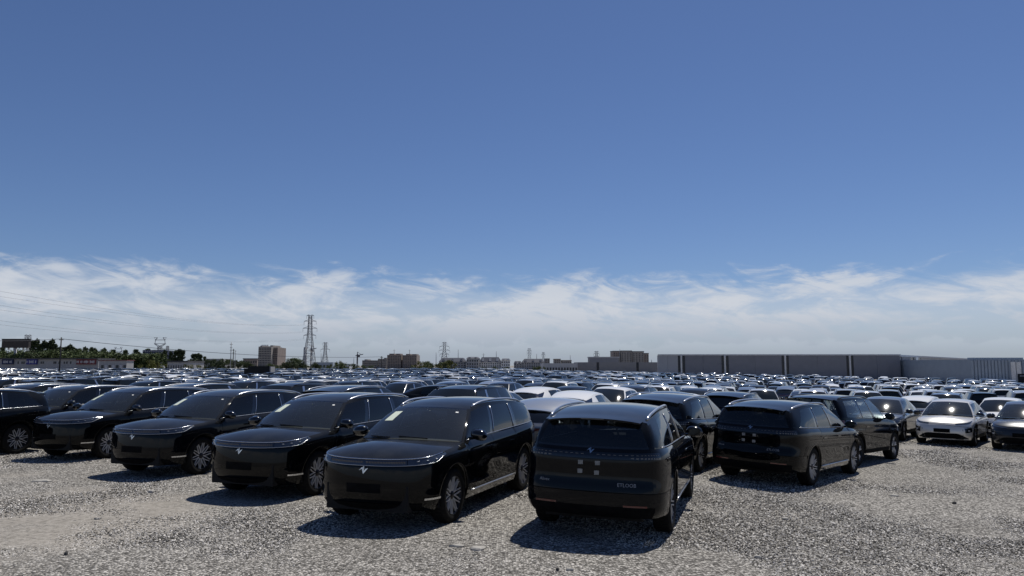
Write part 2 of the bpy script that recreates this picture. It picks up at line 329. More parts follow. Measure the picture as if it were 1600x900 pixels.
class Car:
    def __init__(s, kind, lod):
        s.k = kind; s.S = SPECS[kind]; s.lod = lod; s.parts = []; S = s.S
        s.O = np.array(S['O'], float); s.OM = np.vstack([[s.O[1, 0], -s.O[1, 1]], s.O, [s.O[-2, 0], -s.O[-2, 1]]]); s.ZT = np.array(S['ZT'])
        s.x0 = S['fo'] + S['wb'] / 2; s.n_o = len(s.O) - 1
        s.axles = (S['fo'], S['fo'] + S['wb']); s.ar = S['R'] + .055
        d = np.linspace(4, 12.5, 800); s._du = d; s._ds = s.out(d)[..., 0]
        s.uA = s.us(S['sA']); s.uD = S['uD']; s.sD = float(s.out(np.array(s.uD))[0])
        rc = np.array(S['roof_c']); ry = np.array(S['roof_y']); s.rc = rc; s.ry = ry; s.sF, s.sR = rc[0, 0], rc[-1, 0]
    def out(s, u): return cr(s.OM, np.asarray(u) + 1)
    def us(s, sv): return np.interp(sv, s._ds, s._du)
    def zt(s, u): return cr(s.ZT, u)
    def sm_f(s, tab, x):
        a = np.array(tab); i = np.interp(x, a[:, 0], np.arange(len(a))); return cr(a[:, 1], i)
    def tub(s, u, z, off=0.):
        """point of the lower body's outside at outline parameter u (sign = side, + is the car's left) and height z"""
        sg = np.where(np.asarray(u) < 0, -1., 1.); a = np.abs(u); o = s.out(a); e = 1e-3
        T = s.out(np.minimum(a + e, s.n_o)) - s.out(np.maximum(a - e, 0)); T /= np.linalg.norm(T, axis=-1, keepdims=True) + 1e-12
        nrm = np.stack([-T[..., 1], T[..., 0]], -1)                  # points out of the body
        h = np.clip((z - .25) / (s.zt(a) - .25), 0, 1)
        wf, wr = 1 - sst(.12, .85, o[..., 0]), sst(s.S['L'] - .75, s.S['L'] - .12, o[..., 0])
        ins = s.sm_f(s.S['side'], h) * (1 - wf - wr) + s.sm_f(s.S['nose'], h) * wf + s.sm_f(s.S['tail'], h) * wr
        p = o + nrm * (off - ins)[..., None]
        return np.stack([s.x0 - p[..., 0], sg * p[..., 1], np.broadcast_to(z, p[..., 0].shape)], -1)
    def zlow(s, u):
        a = np.abs(u); sv = s.out(a)[..., 0]; lo = s.S['low']; z = np.interp(sv, [0, .5, 1.3, 3.4, 4.3, s.S['L']], [lo[0], lo[0], lo[1], lo[1], lo[2], lo[2]])
        for ax in s.axles:
            d = np.abs(sv - ax); z = np.where(d < s.ar, np.maximum(z, s.S['R'] + np.sqrt(np.maximum(0, s.ar ** 2 - d ** 2))), z)
        return z
    def usamp(s, u0, u1, n):
        """samples between u0 and u1, dense at the wheel-arch edges"""
        U = list(np.linspace(u0, u1, n)); sg = -1 if u0 + u1 < 0 else 1
        for ax in s.axles:
            for q in np.linspace(0, math.pi, 9 if s.lod > 1 else 19):
                sv = ax + (s.ar - 1e-4) * math.cos(q); U.append(sg * float(s.us(sv)))
            for e in (-1, 1): U.append(sg * float(s.us(ax + e * (s.ar + 2e-3))))
        lo, hi = min(u0, u1), max(u0, u1); U = np.unique(np.round([x for x in U if lo <= x <= hi], 5)); return U
    def roof(s, a, b):
        """a 0 front..1 rear, b -1..1 across"""
        a, b = np.broadcast_arrays(np.asarray(a, float), np.asarray(b, float))
        f, r = s.sF + .13 * b ** 2, s.sR - .07 * b ** 2; sv = f + (r - f) * a
        y = b * s.sm_f(s.ry, sv); z = s.sm_f(s.rc, sv) - s.S['crown'] * b ** 2 - .012 * b ** 6
        return np.stack([s.x0 - sv, y, z], -1)
    def cowl(s, b):
        b = np.asarray(b, float); e = s.tub(np.array(s.uA), s.zt(s.uA)); sc, zc = s.S['cowl']
        xc = s.x0 - sc
        return np.stack([xc + (e[0] - xc) * np.abs(b) ** 2.2, b * e[1], zc + (e[2] - zc) * b ** 2], -1)
    def green(s, wv, v, off=0.):
        """glasshouse: w 0..1 windscreen, 1..2 side, 2..3 rear; v 0 belt..1 roof"""
        wv, v = np.broadcast_arrays(np.asarray(wv, float), np.asarray(v, float)); sg = np.where(wv < 0, -1., 1.); a = np.abs(wv)
        w1, w2, w3 = np.clip(a, 0, 1), np.clip(a - 1, 0, 1), np.clip(a - 2, 0, 1)
        uu = np.where(a > 2, s.uD + (s.n_o - s.uD) * w3, s.us(s.S['sA'] + (s.sD - s.S['sA']) * w2))
        lo = np.where((a <= 1)[..., None], s.cowl(w1), s.tub(uu, s.zt(uu)))
        sl = s.x0 - lo[..., 0]; f1, r1 = s.sF + .13, s.sR - .07; sLA, sLD = s.x0 - s.tub(np.array(s.uA), s.zt(s.uA))[0], s.x0 - s.tub(np.array(s.uD), s.zt(s.uD))[0]
        su = sl + (f1 - sLA) * (1 - w2) ** 3 + (r1 - sLD) * w2 ** 4
        aa = np.clip((su - f1) / (r1 - f1), 0, 1)
        hi = np.where((a <= 1)[..., None], s.roof(0. * a, w1), np.where((a <= 2)[..., None], s.roof(aa, 1. + 0 * a), s.roof(1. + 0 * a, 1 - w3)))
        p = lo + (hi - lo) * v[..., None]; bl = np.sin(math.pi * v)
        k1, k3 = 1 - sst(.75, 1.15, a), sst(1.9, 2.2, a)
        nx = k1 * .55 - k3 * .8; nz = k1 * .8 + k3 * .5; ny = (1 - k1) * (1 - k3)
        d = np.stack([nx, ny, nz], -1); d /= np.linalg.norm(d, axis=-1, keepdims=True) + 1e-9
        p = p + d * (bl * (.03 * k1 + .02 * k3 + .022 * ny) + off)[..., None]
        p[..., 1] *= sg; return p
    # ---- part collection
    def put(s, name, V, F, mat, parent=None, smooth=True):
        s.parts.append(dict(name=name, V=np.asarray(V, float), F=F, mat=mat, parent=parent, smooth=smooth)); return len(s.parts) - 1
    def grid(s, P):
        nu, nv = P.shape[:2]; I = np.arange(nu * nv).reshape(nu, nv)
        return P.reshape(-1, 3), [tuple(q) for q in np.stack([I[:-1, :-1], I[1:, :-1], I[1:, 1:], I[:-1, 1:]], -1).reshape(-1, 4).tolist()]
    def tpatch(s, name, u0, u1, z0, z1, mat, nu=14, nv=10, off=0., parent=None):
        """tub panel; z0/z1 numbers, 'low', or callables of u"""
        q = {0: 1., 1: .6, 2: .34}[s.lod]; nu, nv = max(3, int(nu * q)), max(3, int(nv * q))
        U = s.usamp(u0, u1, nu); zl = s.zlow(U); zt = s.zt(np.abs(U)); g = lambda z: zl if isinstance(z, str) and z == 'low' else zt if isinstance(z, str) else np.maximum(zl, z(U) if callable(z) else z)
        a, b = g(z0), g(z1); v = np.linspace(0, 1, nv); Z = a[:, None] + (b - a)[:, None] * v[None]
        V, F = s.grid(s.tub(np.broadcast_to(U[:, None], Z.shape), Z, off)); return s.put(name, V, F, mat, parent)
    def gpatch(s, name, w0, w1, v0, v1, mat, nw=10, nv=6, off=0., parent=None):
        q = {0: 1., 1: .6, 2: .4}[s.lod]; nw, nv = max(3, int(nw * q)), max(2, int(nv * q))
        v = np.linspace(v0, v1, nv); a = np.array([w0(x) if callable(w0) else w0 for x in v]); b = np.array([w1(x) if callable(w1) else w1 for x in v])
        t = np.linspace(0, 1, nw)[:, None]; Wv = a[None] * (1 - t) + b[None] * t
        V, F = s.grid(s.green(Wv, np.broadcast_to(v[None], Wv.shape), off)); return s.put(name, V, F, mat, parent)
    def gtube(s, name, ws, vs, r, mat, off=.004, n=5, parent=None):
        P = s.green(np.asarray(ws), np.asarray(vs), off); m = MB().tube(P, r, n); V, F, sm = m.data(); return s.put(name, V, F, mat, parent)
    def face_pts(s, y, z, rear, off=.004):
        y, z = np.asarray(y, float), np.asarray(z, float); us = np.linspace(s.n_o - 4, s.n_o, 60) if rear else np.linspace(0, 4, 60); outp = []
        for yy, zz in zip(y, z):
            T = s.tub(us, np.full(60, zz), off); o = np.argsort(T[:, 1]); outp.append((np.interp(abs(yy), T[o, 1], T[o, 0]), yy, zz))
        return np.array(outp)
    def flat_on(s, name, poly, F, rear, mat, off, parent=None):
        """decal-thin plate of real thickness laid on the nose or tail"""
        poly = np.asarray(poly, float); A = s.face_pts(poly[:, 0], poly[:, 1], rear, 0.); B = s.face_pts(poly[:, 0], poly[:, 1], rear, off); n = len(poly)
        edges = {}
        for f in F:
            for i in range(len(f)): e = (f[i], f[(i + 1) % len(f)]); edges[e] = edges.get(e, 0) + 1
        Fs = [tuple(i + n for i in f) for f in F] + [(a, b, b + n, a + n) for (a, b) in edges if (b, a) not in edges]
        return s.put(name, np.vstack([A, B]), Fs, mat, parent, False)
    def wheel(s, x, y, sg):
        R, rr = s.S['R'], s.S['rim']; n = {0: 40, 1: 24, 2: 12}[s.lod]; yo = y * sg; c = (x, 0, R); w2 = .12
        ty = MB().lathe([(-w2 * .9, rr * .96), (-w2, rr + .02), (-w2, R - .03), (-w2 * .82, R - .004), (0, R), (w2 * .82, R - .004), (w2, R - .03), (w2 * 1.02, R - .06), (w2 * .98, rr + .012), (w2 * .86, rr * .97)], c, 'y', n)
        def fl(m): V, F, sm = m.data(); V = V.copy(); V[:, 1] = sg * V[:, 1] + yo; return V, F
        V, F = fl(ty); i = s.put('wheel', V, F, 'rubber')
        if s.lod == 0:
            m = MB()
            for k in range(46):
                q = 2 * math.pi * k / 46; m.box((x + (R - .002) * math.cos(q), 0, R + (R - .002) * math.sin(q)), (.012, w2 * 1.5, .012))
            V, F = fl(m); s.put('tread', V, F, 'rubber', i, False)
        m = MB().lathe([(w2 * .86, rr * .985), (w2 * .93, rr * .97), (w2 * .93, rr * .94), (w2 * .55, rr * .90), (-.02, rr * .86), (-.03, .02)], c, 'y', n); V, F = fl(m); s.put('rim_barrel', V, F, 'alloy_dark', i)
        m = MB()
        if s.lod == 2:
            m.lathe([(w2 * .70, rr * .9), (w2 * .75, .01)], c, 'y', 10); V, F = fl(m); s.put('rim_face', V, F, 'alloy_dark' if s.k == 'suv' else 'satin_silver', i); return
        if s.S['petals']:
            def ring(pts, wd, dep):
                P = np.array(pts); T = np.gradient(P, axis=0); T /= np.linalg.norm(T, axis=1)[:, None]; Nn = np.stack([-T[:, 1], T[:, 0]], -1); V = []
                for p, nn in zip(P, Nn):
                    r0 = math.hypot(*p) / rr; y0 = w2 * (.62 + .24 * r0)
                    for e, yy in ((-1, y0 - dep), (-1, y0), (1, y0), (1, y0 - dep)): V.append((x + p[0] + e * nn[0] * wd / 2, yy, R + p[1] + e * nn[1] * wd / 2))
                F = [(4 * a + k, 4 * a + (k + 1) % 4, 4 * a + 4 + (k + 1) % 4, 4 * a + 4 + k) for a in range(len(P) - 1) for k in range(4)]; m.add(V, F)
            for k in range(10):
                q0 = 2 * math.pi * (k + .5 * (k % 2) * .0) / 10 + .15
                half = [(.05, .03), (.11, .075), (.18, .165), (.228, .235), (.252, .235), (.266, .15), (.270, 0)]
                pts = [(r * rr / .275, -a) for r, a in half] + [(r * rr / .275, a) for r, a in half[::-1][1:]]
                ring([(r * math.cos(q0 + a), r * math.sin(q0 + a)) for r, a in pts], .012, .022)
        else:
            for k in range(5):
                q = 2 * math.pi * k / 5 + .3
                for e in (-.16, .16):
                    P = [(.05, 0), (.13, e * .6), (rr * .95, e)]; V = []
                    for r, a in P:
                        for d_, yy in ((-.016, .05), (-.016, .09), (.016, .09), (.016, .05)):
                            qq = q + a; V.append((x + r * math.cos(qq) - d_ * math.sin(qq), yy, R + r * math.sin(qq) + d_ * math.cos(qq)))
                    m.add(V, [(4 * a + k2, 4 * a + (k2 + 1) % 4, 4 * a + 4 + (k2 + 1) % 4, 4 * a + 4 + k2) for a in range(2) for k2 in range(4)])
        V, F = fl(m); s.put('spokes', V, F, 'alloy', i, False)
        m = MB().lathe([(.05, .062), (.085, .055), (.09, .005)], c, 'y', 14); V, F = fl(m); s.put('hub_cap', V, F, 'alloy_dark', i)
    def mirror(s, sg):
        e = s.green(np.array(1.05), np.array(.06)); cx, cy, cz = e[0] - .02, e[1] + .16, e[2] + .06
        n1, n2 = (10, 8) if s.lod == 0 else (7, 5); V = []
        for i in range(n1):
            t = -1 + 2 * i / (n1 - 1); r = (1 - abs(t) ** 2.6) ** .5
            for j in range(n2):
                q = 2 * math.pi * j / n2; ax = .095 * r * math.cos(q); V.append((cx + ax * (1.2 if ax > 0 else .55), sg * (cy + .135 * t), cz + .088 * r * math.sin(q) - .012 * t))
        F = [(i * n2 + j, i * n2 + (j + 1) % n2, (i + 1) * n2 + (j + 1) % n2, (i + 1) * n2 + j) for i in range(n1 - 1) for j in range(n2)]
        i = s.put('mirror', V, F, 'black_gloss')
        m = MB().tube([(cx, sg * (cy - .16), cz - .06), (cx, sg * (cy - .05), cz - .045)], .022, 6); V, F, _ = m.data(); s.put('mirror_arm', V, F, 'black_gloss', i)
        if s.lod == 0:
            m = MB().box((cx - .052, sg * cy, cz), (.006, .18, .105)); V, F, _ = m.data(); s.put('mirror_glass', V, F, 'far_glass', i, False)
    def build(s):
        S = s.S; lod = s.lod; P = 'paint'; n_o = s.n_o; dA, dB, dC = S['doors']; g = .0035 if lod < 2 else 0.
        us = lambda v: float(s.us(v)); bump_top = S['ZT'][0] - .10
        # lower body panels
        uF = us(.40); fb = s.tpatch('front_bumper', -uF + .01, uF - .01, 'low', 'top', P, 26, 12)
        for sg in (1, -1):
            tag_ = lambda a, b: (sg * a, sg * b)
            s.tpatch('fender', sg * (uF + .01), sg * us(dA - g), 'low', 'top', P, 16, 12)
            for a, b in ((dA, dB), (dB, dC)):
                d = s.tpatch('door', sg * us(a + g), sg * us(b - g), .385, 'top', P, 10, 14)
                if lod == 0:
                    hx = b - .20; m = MB(); q = s.tub(np.array(sg * us(hx)), np.array(.93), .004); m.box(q, (.21, .012, .028)); V, F, _ = m.data(); s.put('door_handle', V, F, 'black_gloss', d, False)
            si = s.tpatch('sill', sg * us(dA - .08), sg * us(dC + .02), 'low', .378, 'black_gloss' if S['chrome'] else 'black_plastic', 14, 4)
            if S['chrome'] and lod < 2:
                P0 = s.tub(np.array([sg * us(x) for x in np.linspace(dA + .05, dC - .02, 12)]), np.full(12, .36), .008); V, F, _ = MB().tube(P0, .011, 5).data(); s.put('sill_trim', V, F, 'satin_silver', si)
            uQ = 13.05; s.tpatch('rear_quarter', sg * us(dC + g), sg * (uQ - .01), lambda U: np.where(s.out(np.abs(U))[..., 0] > s.axles[1] + .3, .625, 0), 'top', P, 18, 12)
            # arch lips
            for ax in s.axles:
                q = np.linspace(.02 * math.pi, .98 * math.pi, 22 if lod == 0 else 12); rr = np.array([s.ar - .004, s.ar + .016, s.ar + .034]); oo = np.array([-.03, .006, .002])
                sv = ax + rr[None] * np.cos(q)[:, None]; zz = np.maximum(S['R'] + rr[None] * np.sin(q)[:, None], .27); PP = s.tub(sg * s.us(sv), zz, oo[None] + 0 * sv)
                V, F = s.grid(PP); s.put('wheel_arch', V, F, 'paint' if S['chrome'] else 'black_plastic')
        uQ = 13.05
        rb = s.tpatch('rear_bumper', us(s.axles[1] + s.ar + .02), n_o, 'low', .618, P, 16, 8)
        V, F = s.parts[rb]['V'], s.parts[rb]['F']; V2 = V * [1, -1, 1]; s.parts[rb]['V'] = np.vstack([V, V2]); s.parts[rb]['F'] = F + [tuple(i + len(V) for i in f[::-1]) for f in F]
        tg = s.tpatch('tailgate', uQ, n_o, .628, 'top', P, 12, 14)
        V, F = s.parts[tg]['V'], s.parts[tg]['F']; V2 = V * [1, -1, 1]; s.parts[tg]['V'] = np.vstack([V, V2]); s.parts[tg]['F'] = F + [tuple(i + len(V) for i in f[::-1]) for f in F]
        # bonnet: patch between nose edge, fender tops and cowl
        q = {0: 1., 1: .6, 2: .35}[lod]; na, nb = max(4, int(18 * q)), max(5, int(23 * q)) | 1
        a = np.linspace(0, 1, na)[:, None]; b = np.linspace(-1, 1, nb)[None]; ab = np.abs(b); uc = 3.35; sgn = np.where(b < 0, -1., 1.)
        top = lambda u: s.tub(u, s.zt(u))
        N_ = top(ab[0] * uc); K_ = s.cowl(ab[0]); Sd = top(uc + (s.uA - uc) * a[:, 0]); n0, k0 = N_[nb // 2], s.cowl(np.array(0.))
        Cc = n0 + (k0 - n0) * a; Cc[:, 2] = n0[2] + (k0[2] - n0[2]) * (1 - (1 - a[:, 0]) ** 1.9) + S['hood'] * np.sin(math.pi * a[:, 0] ** .75) * .75
        A3, B3 = a[..., None], ab[..., None]
        H = (1 - A3) * N_[None] + A3 * K_[None] + (1 - B3 ** 2) * Cc[:, None] + B3 ** 2 * Sd[:, None] - ((1 - A3) * (1 - B3 ** 2) * n0 + (1 - A3) * B3 ** 2 * top(np.array(uc)) + A3 * (1 - B3 ** 2) * k0 + A3 * B3 ** 2 * top(np.array(s.uA)))
        H[..., 1] *= sgn; hd = s.put('bonnet', *s.grid(H), P)
        if S['chrome'] and lod < 2:
            PP = s.tub(np.linspace(-5.2, 5.2, 50), s.zt(np.abs(np.linspace(-5.2, 5.2, 50))) - .004, .004); V, F, _ = MB().tube(PP, .0075, 5).data(); s.put('nose_trim', V, F, 'chrome', hd)
        # roof and glasshouse
        a = np.linspace(0, 1, max(5, int(22 * q)))[:, None]; b = np.linspace(-1, 1, max(5, int(17 * q)) | 1)[None]
        rf = s.put('roof', *s.grid(s.roof(a + 0 * b, b + 0 * a)), 'paint_roof')
        v0, v1 = S['belt_v']; wn = S['wins']; gl_f, gl_s = ('windscreen_glass', 'windscreen_glass' if s.k == 'boxy' else 'tint_glass') if lod == 0 else ('far_glass', 'far_glass')
        ws = s.gpatch('windscreen', -.955, .955, .0 + .01, .955, gl_f, 19, 8, .002)
        s.gpatch('header', -.955, .955, .955, 1., 'black_gloss', 13, 3, 0, rf)
        for sg in (1, -1):
            s.gpatch('front_pillar', sg * .955, sg * (1 + wn[0]), 0, 1, P, 7, 8)
            s.gpatch('side_window', sg * (1 + wn[0]), sg * (1 + wn[1]), v0, v1, gl_f if lod == 0 and S['third'] is None else gl_s, 7, 7)
            s.gpatch('door_pillar', sg * (1 + wn[1]), sg * (1 + wn[2]), v0, v1, 'black_gloss' if lod == 0 else 'satin_silver', 3, 6)
            s.gpatch('side_window', sg * (1 + wn[2]), sg * (1 + wn[3]), v0, v1, gl_s, 7, 7)
            s.gpatch('belt_rail', sg * (1 + wn[0]), sg * 2.0, 0, v0, P, 16, 2); s.gpatch('roof_side_rail', sg * (1 + wn[0]), sg * 2.0, v1, 1, P, 16, 3)
            if S['third']:
                s.gpatch('rear_pillar', sg * (1 + wn[3]), sg * (1 + wn[4]), v0, v1, S['cpil'], 3, 6)
                e1 = lambda v, sg=sg: sg * (1 + wn[5] + (S['third'] - wn[5]) * v); s.gpatch('quarter_window', sg * (1 + wn[4]), e1, v0, v1, gl_s, 8, 7)
                s.gpatch('tail_pillar', e1, sg * 2.16, v0, v1, P, 7, 7); s.gpatch('tail_pillar_top', sg * 2.0, sg * 2.16, v1, 1, P, 4, 3); s.gpatch('tail_pillar_base', sg * 2.0, sg * 2.16, 0, v0, P, 4, 2)
            else:
                e1 = lambda v, sg=sg: sg * (1.94 - .19 * v ** 1.5)
                s.gpatch('rear_pillar', sg * (1 + wn[3]), e1, v0, v1, P, 8, 8); s.gpatch('tail_pillar', e1, sg * 2.16, v0, v1, 'black_gloss', 7, 7); s.gpatch('tail_pillar_top', sg * 2.0, sg * 2.16, v1, 1, P, 4, 3); s.gpatch('tail_pillar_base', sg * 2.0, sg * 2.16, 0, v0, P, 4, 2)
            if S['chrome'] and lod < 2:
                t = np.linspace(1 + wn[0] - .01, 1 + wn[5], 26); s.gtube('window_trim', sg * t, np.full(26, v0 - .015), .007, 'satin_silver')
            if lod == 0 and S['third']:
                for ww in (wn[2], wn[3]): s.gtube('pillar_trim', np.full(8, sg * (1 + ww)), np.linspace(v0, v1, 8), .009, 'satin_silver')
            if S['rails']:
                nr = (24, 14, 7)[lod]; aa = np.linspace(.05, .93, nr); PP = s.roof(aa, np.full(nr, sg * .95)); PP[:, 2] += .004 + .022 * np.minimum(1, np.minimum(aa - .05, .93 - aa) / .10); V, F, _ = MB().tube(PP, .019, (6, 5, 3)[lod]).data(); s.put('roof_rail', V, F, S['rails'], rf)
            s.mirror(sg) if lod < 2 else None
        s.gpatch('rear_window', 2.16, 3.0, .06, .93, gl_s, 10, 6)
        for nm, (va, vb), mt in (('rear_window', (0, 0), None), ):
            V, F = s.parts[-1]['V'], s.parts[-1]['F']; V2 = V * [1, -1, 1]; s.parts[-1]['V'] = np.vstack([V, V2]); s.parts[-1]['F'] = F + [tuple(i + len(V) for i in f[::-1]) for f in F]
        for nm, va, vb in (('rear_window_base', 0, .06), ('rear_header', .93, 1.)):
            i = s.gpatch(nm, 2.16, 3.0, va, vb, 'black_gloss' if va == 0 else P, 10, 3); V, F = s.parts[i]['V'], s.parts[i]['F']; s.parts[i]['V'] = np.vstack([V, V * [1, -1, 1]]); s.parts[i]['F'] = F + [tuple(k + len(V) for k in f[::-1]) for f in F]
        # spoiler
        bb = np.linspace(-.93, .93, 13 if lod < 2 else 5); T = s.roof(np.full(len(bb), .985), bb); V = []
        for (x, y, z) in T: V += [(x, y, z + .006), (x - .15, y * .97, z - .012), (x - .15, y * .97, z - .034), (x - .01, y * .98, z - .05)]
        F = [(4 * i + k, 4 * i + (k + 1) % 4, 4 * i + 4 + (k + 1) % 4, 4 * i + 4 + k) for i in range(len(bb) - 1) for k in range(4)] + [(0, 1, 2, 3), tuple(4 * (len(bb) - 1) + k for k in (3, 2, 1, 0))]
        sp = s.put('spoiler', V, F, P, None, False)
        if lod == 0:
            x, y, z = s.roof(.985, 0.); V, F, _ = MB().box((x - .155, 0, z - .022), (.008, .30, .012)).data(); s.put('brake_lamp', V, F, 'lamp_smoke', sp, False)
        # floor, inner shell, wheels
        lo = S['low'][1]; wb2 = S['wb'] / 2; m = MB()
        m.box((0, 0, lo + .07), (S['wb'] - 2 * s.ar - .02, 1.74, .13)); m.box((0, 0, .42), (S['L'] - .35, 1.26, .34)); m.box((s.x0 - .40, 0, .46), (.24, 1.3, .34)); m.box((s.x0 - S['L'] + .42, 0, .50), (.30, 1.4, .30))
        V, F, _ = m.data(); s.put('underbody', V, F, 'dark_inner', None, False)
        if lod < 2:
            for sg in (1, -1):
                U = s.usamp(.4, n_o - .3, 30); zl = s.zlow(U); zt = s.zt(U) - .03; Z = zl[:, None] + (zt - zl)[:, None] * np.linspace(0, 1, 4)[None]; V, F = s.grid(s.tub(sg * np.broadcast_to(U[:, None], Z.shape), Z, -.035)); s.put('inner_shell', V, F, 'dark_inner')
            for ax in (s.x0 - s.axles[0], s.x0 - s.axles[1]):
                for sg in (1, -1):
                    q = np.linspace(-.25, math.pi + .25, 14); rr = s.ar - .006; V = [(ax + rr * math.cos(t), sg * y, max(.2, S['R'] + rr * math.sin(t))) for t in q for y in (.58, .90)]; V += [(ax, sg * .58, S['R'])]
                    F = [(2 * i, 2 * i + 1, 2 * i + 3, 2 * i + 2) for i in range(13)] + [(2 * i, 2 * i + 2, 28) for i in range(13)]; s.put('arch_liner', V, F, 'dark_inner')
        for ax in (wb2, -wb2):
            for sg in (1, -1): s.wheel(ax, S['O'][8][1] - .145, sg)
        s.lights(bump_top, fb, tg, rb)
        if lod == 0: s.cabin(ws)
        return s
    def lights(s, bt, fb, tg, rb):
        S = s.S; lod = s.lod; zt = lambda U: s.zt(np.abs(U)); n_o = s.n_o
        mir = lambda nm, u0, u1, a, b, m, nu, off, par=None: [s.tpatch(nm, sg * u0, sg * u1, a, b, m, nu, 4, off, par) for sg in (1, -1)]
        if s.k == 'suv':
            if lod < 2:
                lb = s.tpatch('light_bar', -2.25, 2.25, lambda U: zt(U) - .085, lambda U: zt(U) - .014, 'lamp_lens', 24, 4, .005)
                if lod == 0:
                    m = MB()
                    for k in range(-15, 16):
                        if k == 0: continue
                        q = s.tub(np.array(k * .14), s.zt(abs(k * .14)) - .05, .006); m.box(q, (.004, .03, .036))
                    V, F, _ = m.data(); s.put('light_segments', V, F, 'lamp_smoke', lb, False)
                    for sg in (1, -1):
                        PP = s.tub(np.linspace(sg * .0, sg * 5.1, 34), zt(np.linspace(0, 5.1, 34)) - .088 + .05 * sst(4.2, 5.1, np.linspace(0, 5.1, 34)), .006); V, F, _ = MB().tube(PP, .005, 4).data(); s.put('light_line', V, F, 'satin_silver', lb)
                hs = mir('headlight', 2.29, 5.25, lambda U: zt(U) - .092 + .055 * sst(4.0, 5.25, np.abs(U)), lambda U: zt(U) - .012, 'lamp_lens', 16, .006)
                if lod == 0:
                    for sg, h in zip((1, -1), hs):
                        for uu in (2.9, 3.6, 4.3):
                            q = s.tub(np.array(sg * uu), s.zt(uu) - .048, .004); m = MB(); m.lathe([(0, .004), (.004, .022), (.010, .016), (.011, .002)], q, 'z', 10); V, F, _ = m.data(); s.put('lamp_element', V, F, 'lamp_white', h)
                mir('bumper_blade', 3.3, 4.6, .405, .43, 'chrome', 10, .02, fb)
                s.flat_on('plate_recess', *strip(.26, .50, .62), False, 'black_plastic', .006, fb)
                s.tpatch('lower_grille', -3.2, 3.2, .27, .36, 'black_plastic', 16, 3, .006, fb)
            if lod == 0:
                k = .70
                for rear, zc, kk in ((False, .80, k), (True, 1.128, k * .72)):
                    a = [(-.10, -.015), (-.03, .05), (-.018, .05), (.004, -.075), (-.008, -.06), (-.032, .022)]
                    b_ = [(.10, .035), (.05, .02), (.018, -.022), (.012, .065), (-.004, .072), (.006, -.075), (.03, -.045)]
                    for poly in (a, b_):
                        pp = [((-x if rear else x) * kk, zc + z * kk) for x, z in poly]; s.flat_on('emblem', pp, [tuple(range(len(pp)))], rear, 'chrome', .010, tg if rear else fb)
            # tail
            tl = s.tpatch('tail_lamp', 12.15, n_o, lambda U: zt(U) - .125, lambda U: zt(U) - .045, 'lamp_smoke', 16, 4, .006); V, F = s.parts[tl]['V'], s.parts[tl]['F']; s.parts[tl]['V'] = np.vstack([V, V * [1, -1, 1]]); s.parts[tl]['F'] = F + [tuple(i + len(V) for i in f[::-1]) for f in F]; s.parts[tl]['mat'] = 'black_gloss'
            if lod == 0:
                m = MB()
                for sg in (1, -1):
                    for k in range(15):
                        u = 12.3 + k * .235
                        for r in (0, 1):
                            if k > 8 and r == 1: continue
                            hh = .024 if k < 8 else .012
                            z0 = s.zt(u) - .070 - r * .032; c = s.tub(np.array([sg * u, sg * (u + .13)]), np.array([z0, z0]), .008); c2 = c.copy(); c2[:, 2] -= hh; m.add(np.vstack([c, c2[::-1]]), [(0, 1, 2, 3)])
                V, F, _ = m.data(); s.put('lamp_segments', V, F, 'lamp_seg', tl, False)
                for y, z in ((.12, .975), (-.10, .975), (.125, .865), (-.09, .855)):
                    s.flat_on('foam_pad', [(y - .03, z - .024), (y + .03, z - .027), (y + .033, z + .025), (y - .03, z + .027)], [(0, 1, 2, 3)], True, 'foam', .012, tg)
                for txt, yc, z, sz in (('Alivex', .60, .715, .055), ('ETLOOB', -.47, .70, .062)):
                    V, F = flat_text(txt, sz); s.flat_on('badge', [(yc - x, z + y) for x, y, _ in V], F, True, 'badge_metal', .004, tg)
            for sg in (1, -1):
                if lod < 2: s.tpatch('reflector', sg * 13.5, sg * 14.6, .455, .478, 'lamp_red', 6, 3, .008, rb)
                if lod == 0: s.tpatch('bumper_trim', sg * 11.9, sg * 13.1, lambda U: .52 - .09 * (np.abs(U) - 11.9) * 0 - .07 * sst(11.9, 13.1, np.abs(U)), lambda U: .532 - .07 * sst(11.9, 13.1, np.abs(U)), 'chrome', 8, .008, rb)
            if lod < 2: s.tpatch('rear_skirt', 12.9, n_o, .31, .45, 'black_plastic', 10, 4, .006, rb); i = len(s.parts) - 1; V, F = s.parts[i]['V'], s.parts[i]['F']; s.parts[i]['V'] = np.vstack([V, V * [1, -1, 1]]); s.parts[i]['F'] = F + [tuple(k + len(V) for k in f[::-1]) for f in F]
        else:
            ev = s.k in ('crossover', 'hatch')
            mir('headlight', 1.6 if ev else 2.3, 5.0, lambda U: zt(U) - (.055 if ev else .13) + .03 * sst(4, 5, np.abs(U)), lambda U: zt(U) - .012, 'lamp_lens', 12, .006)
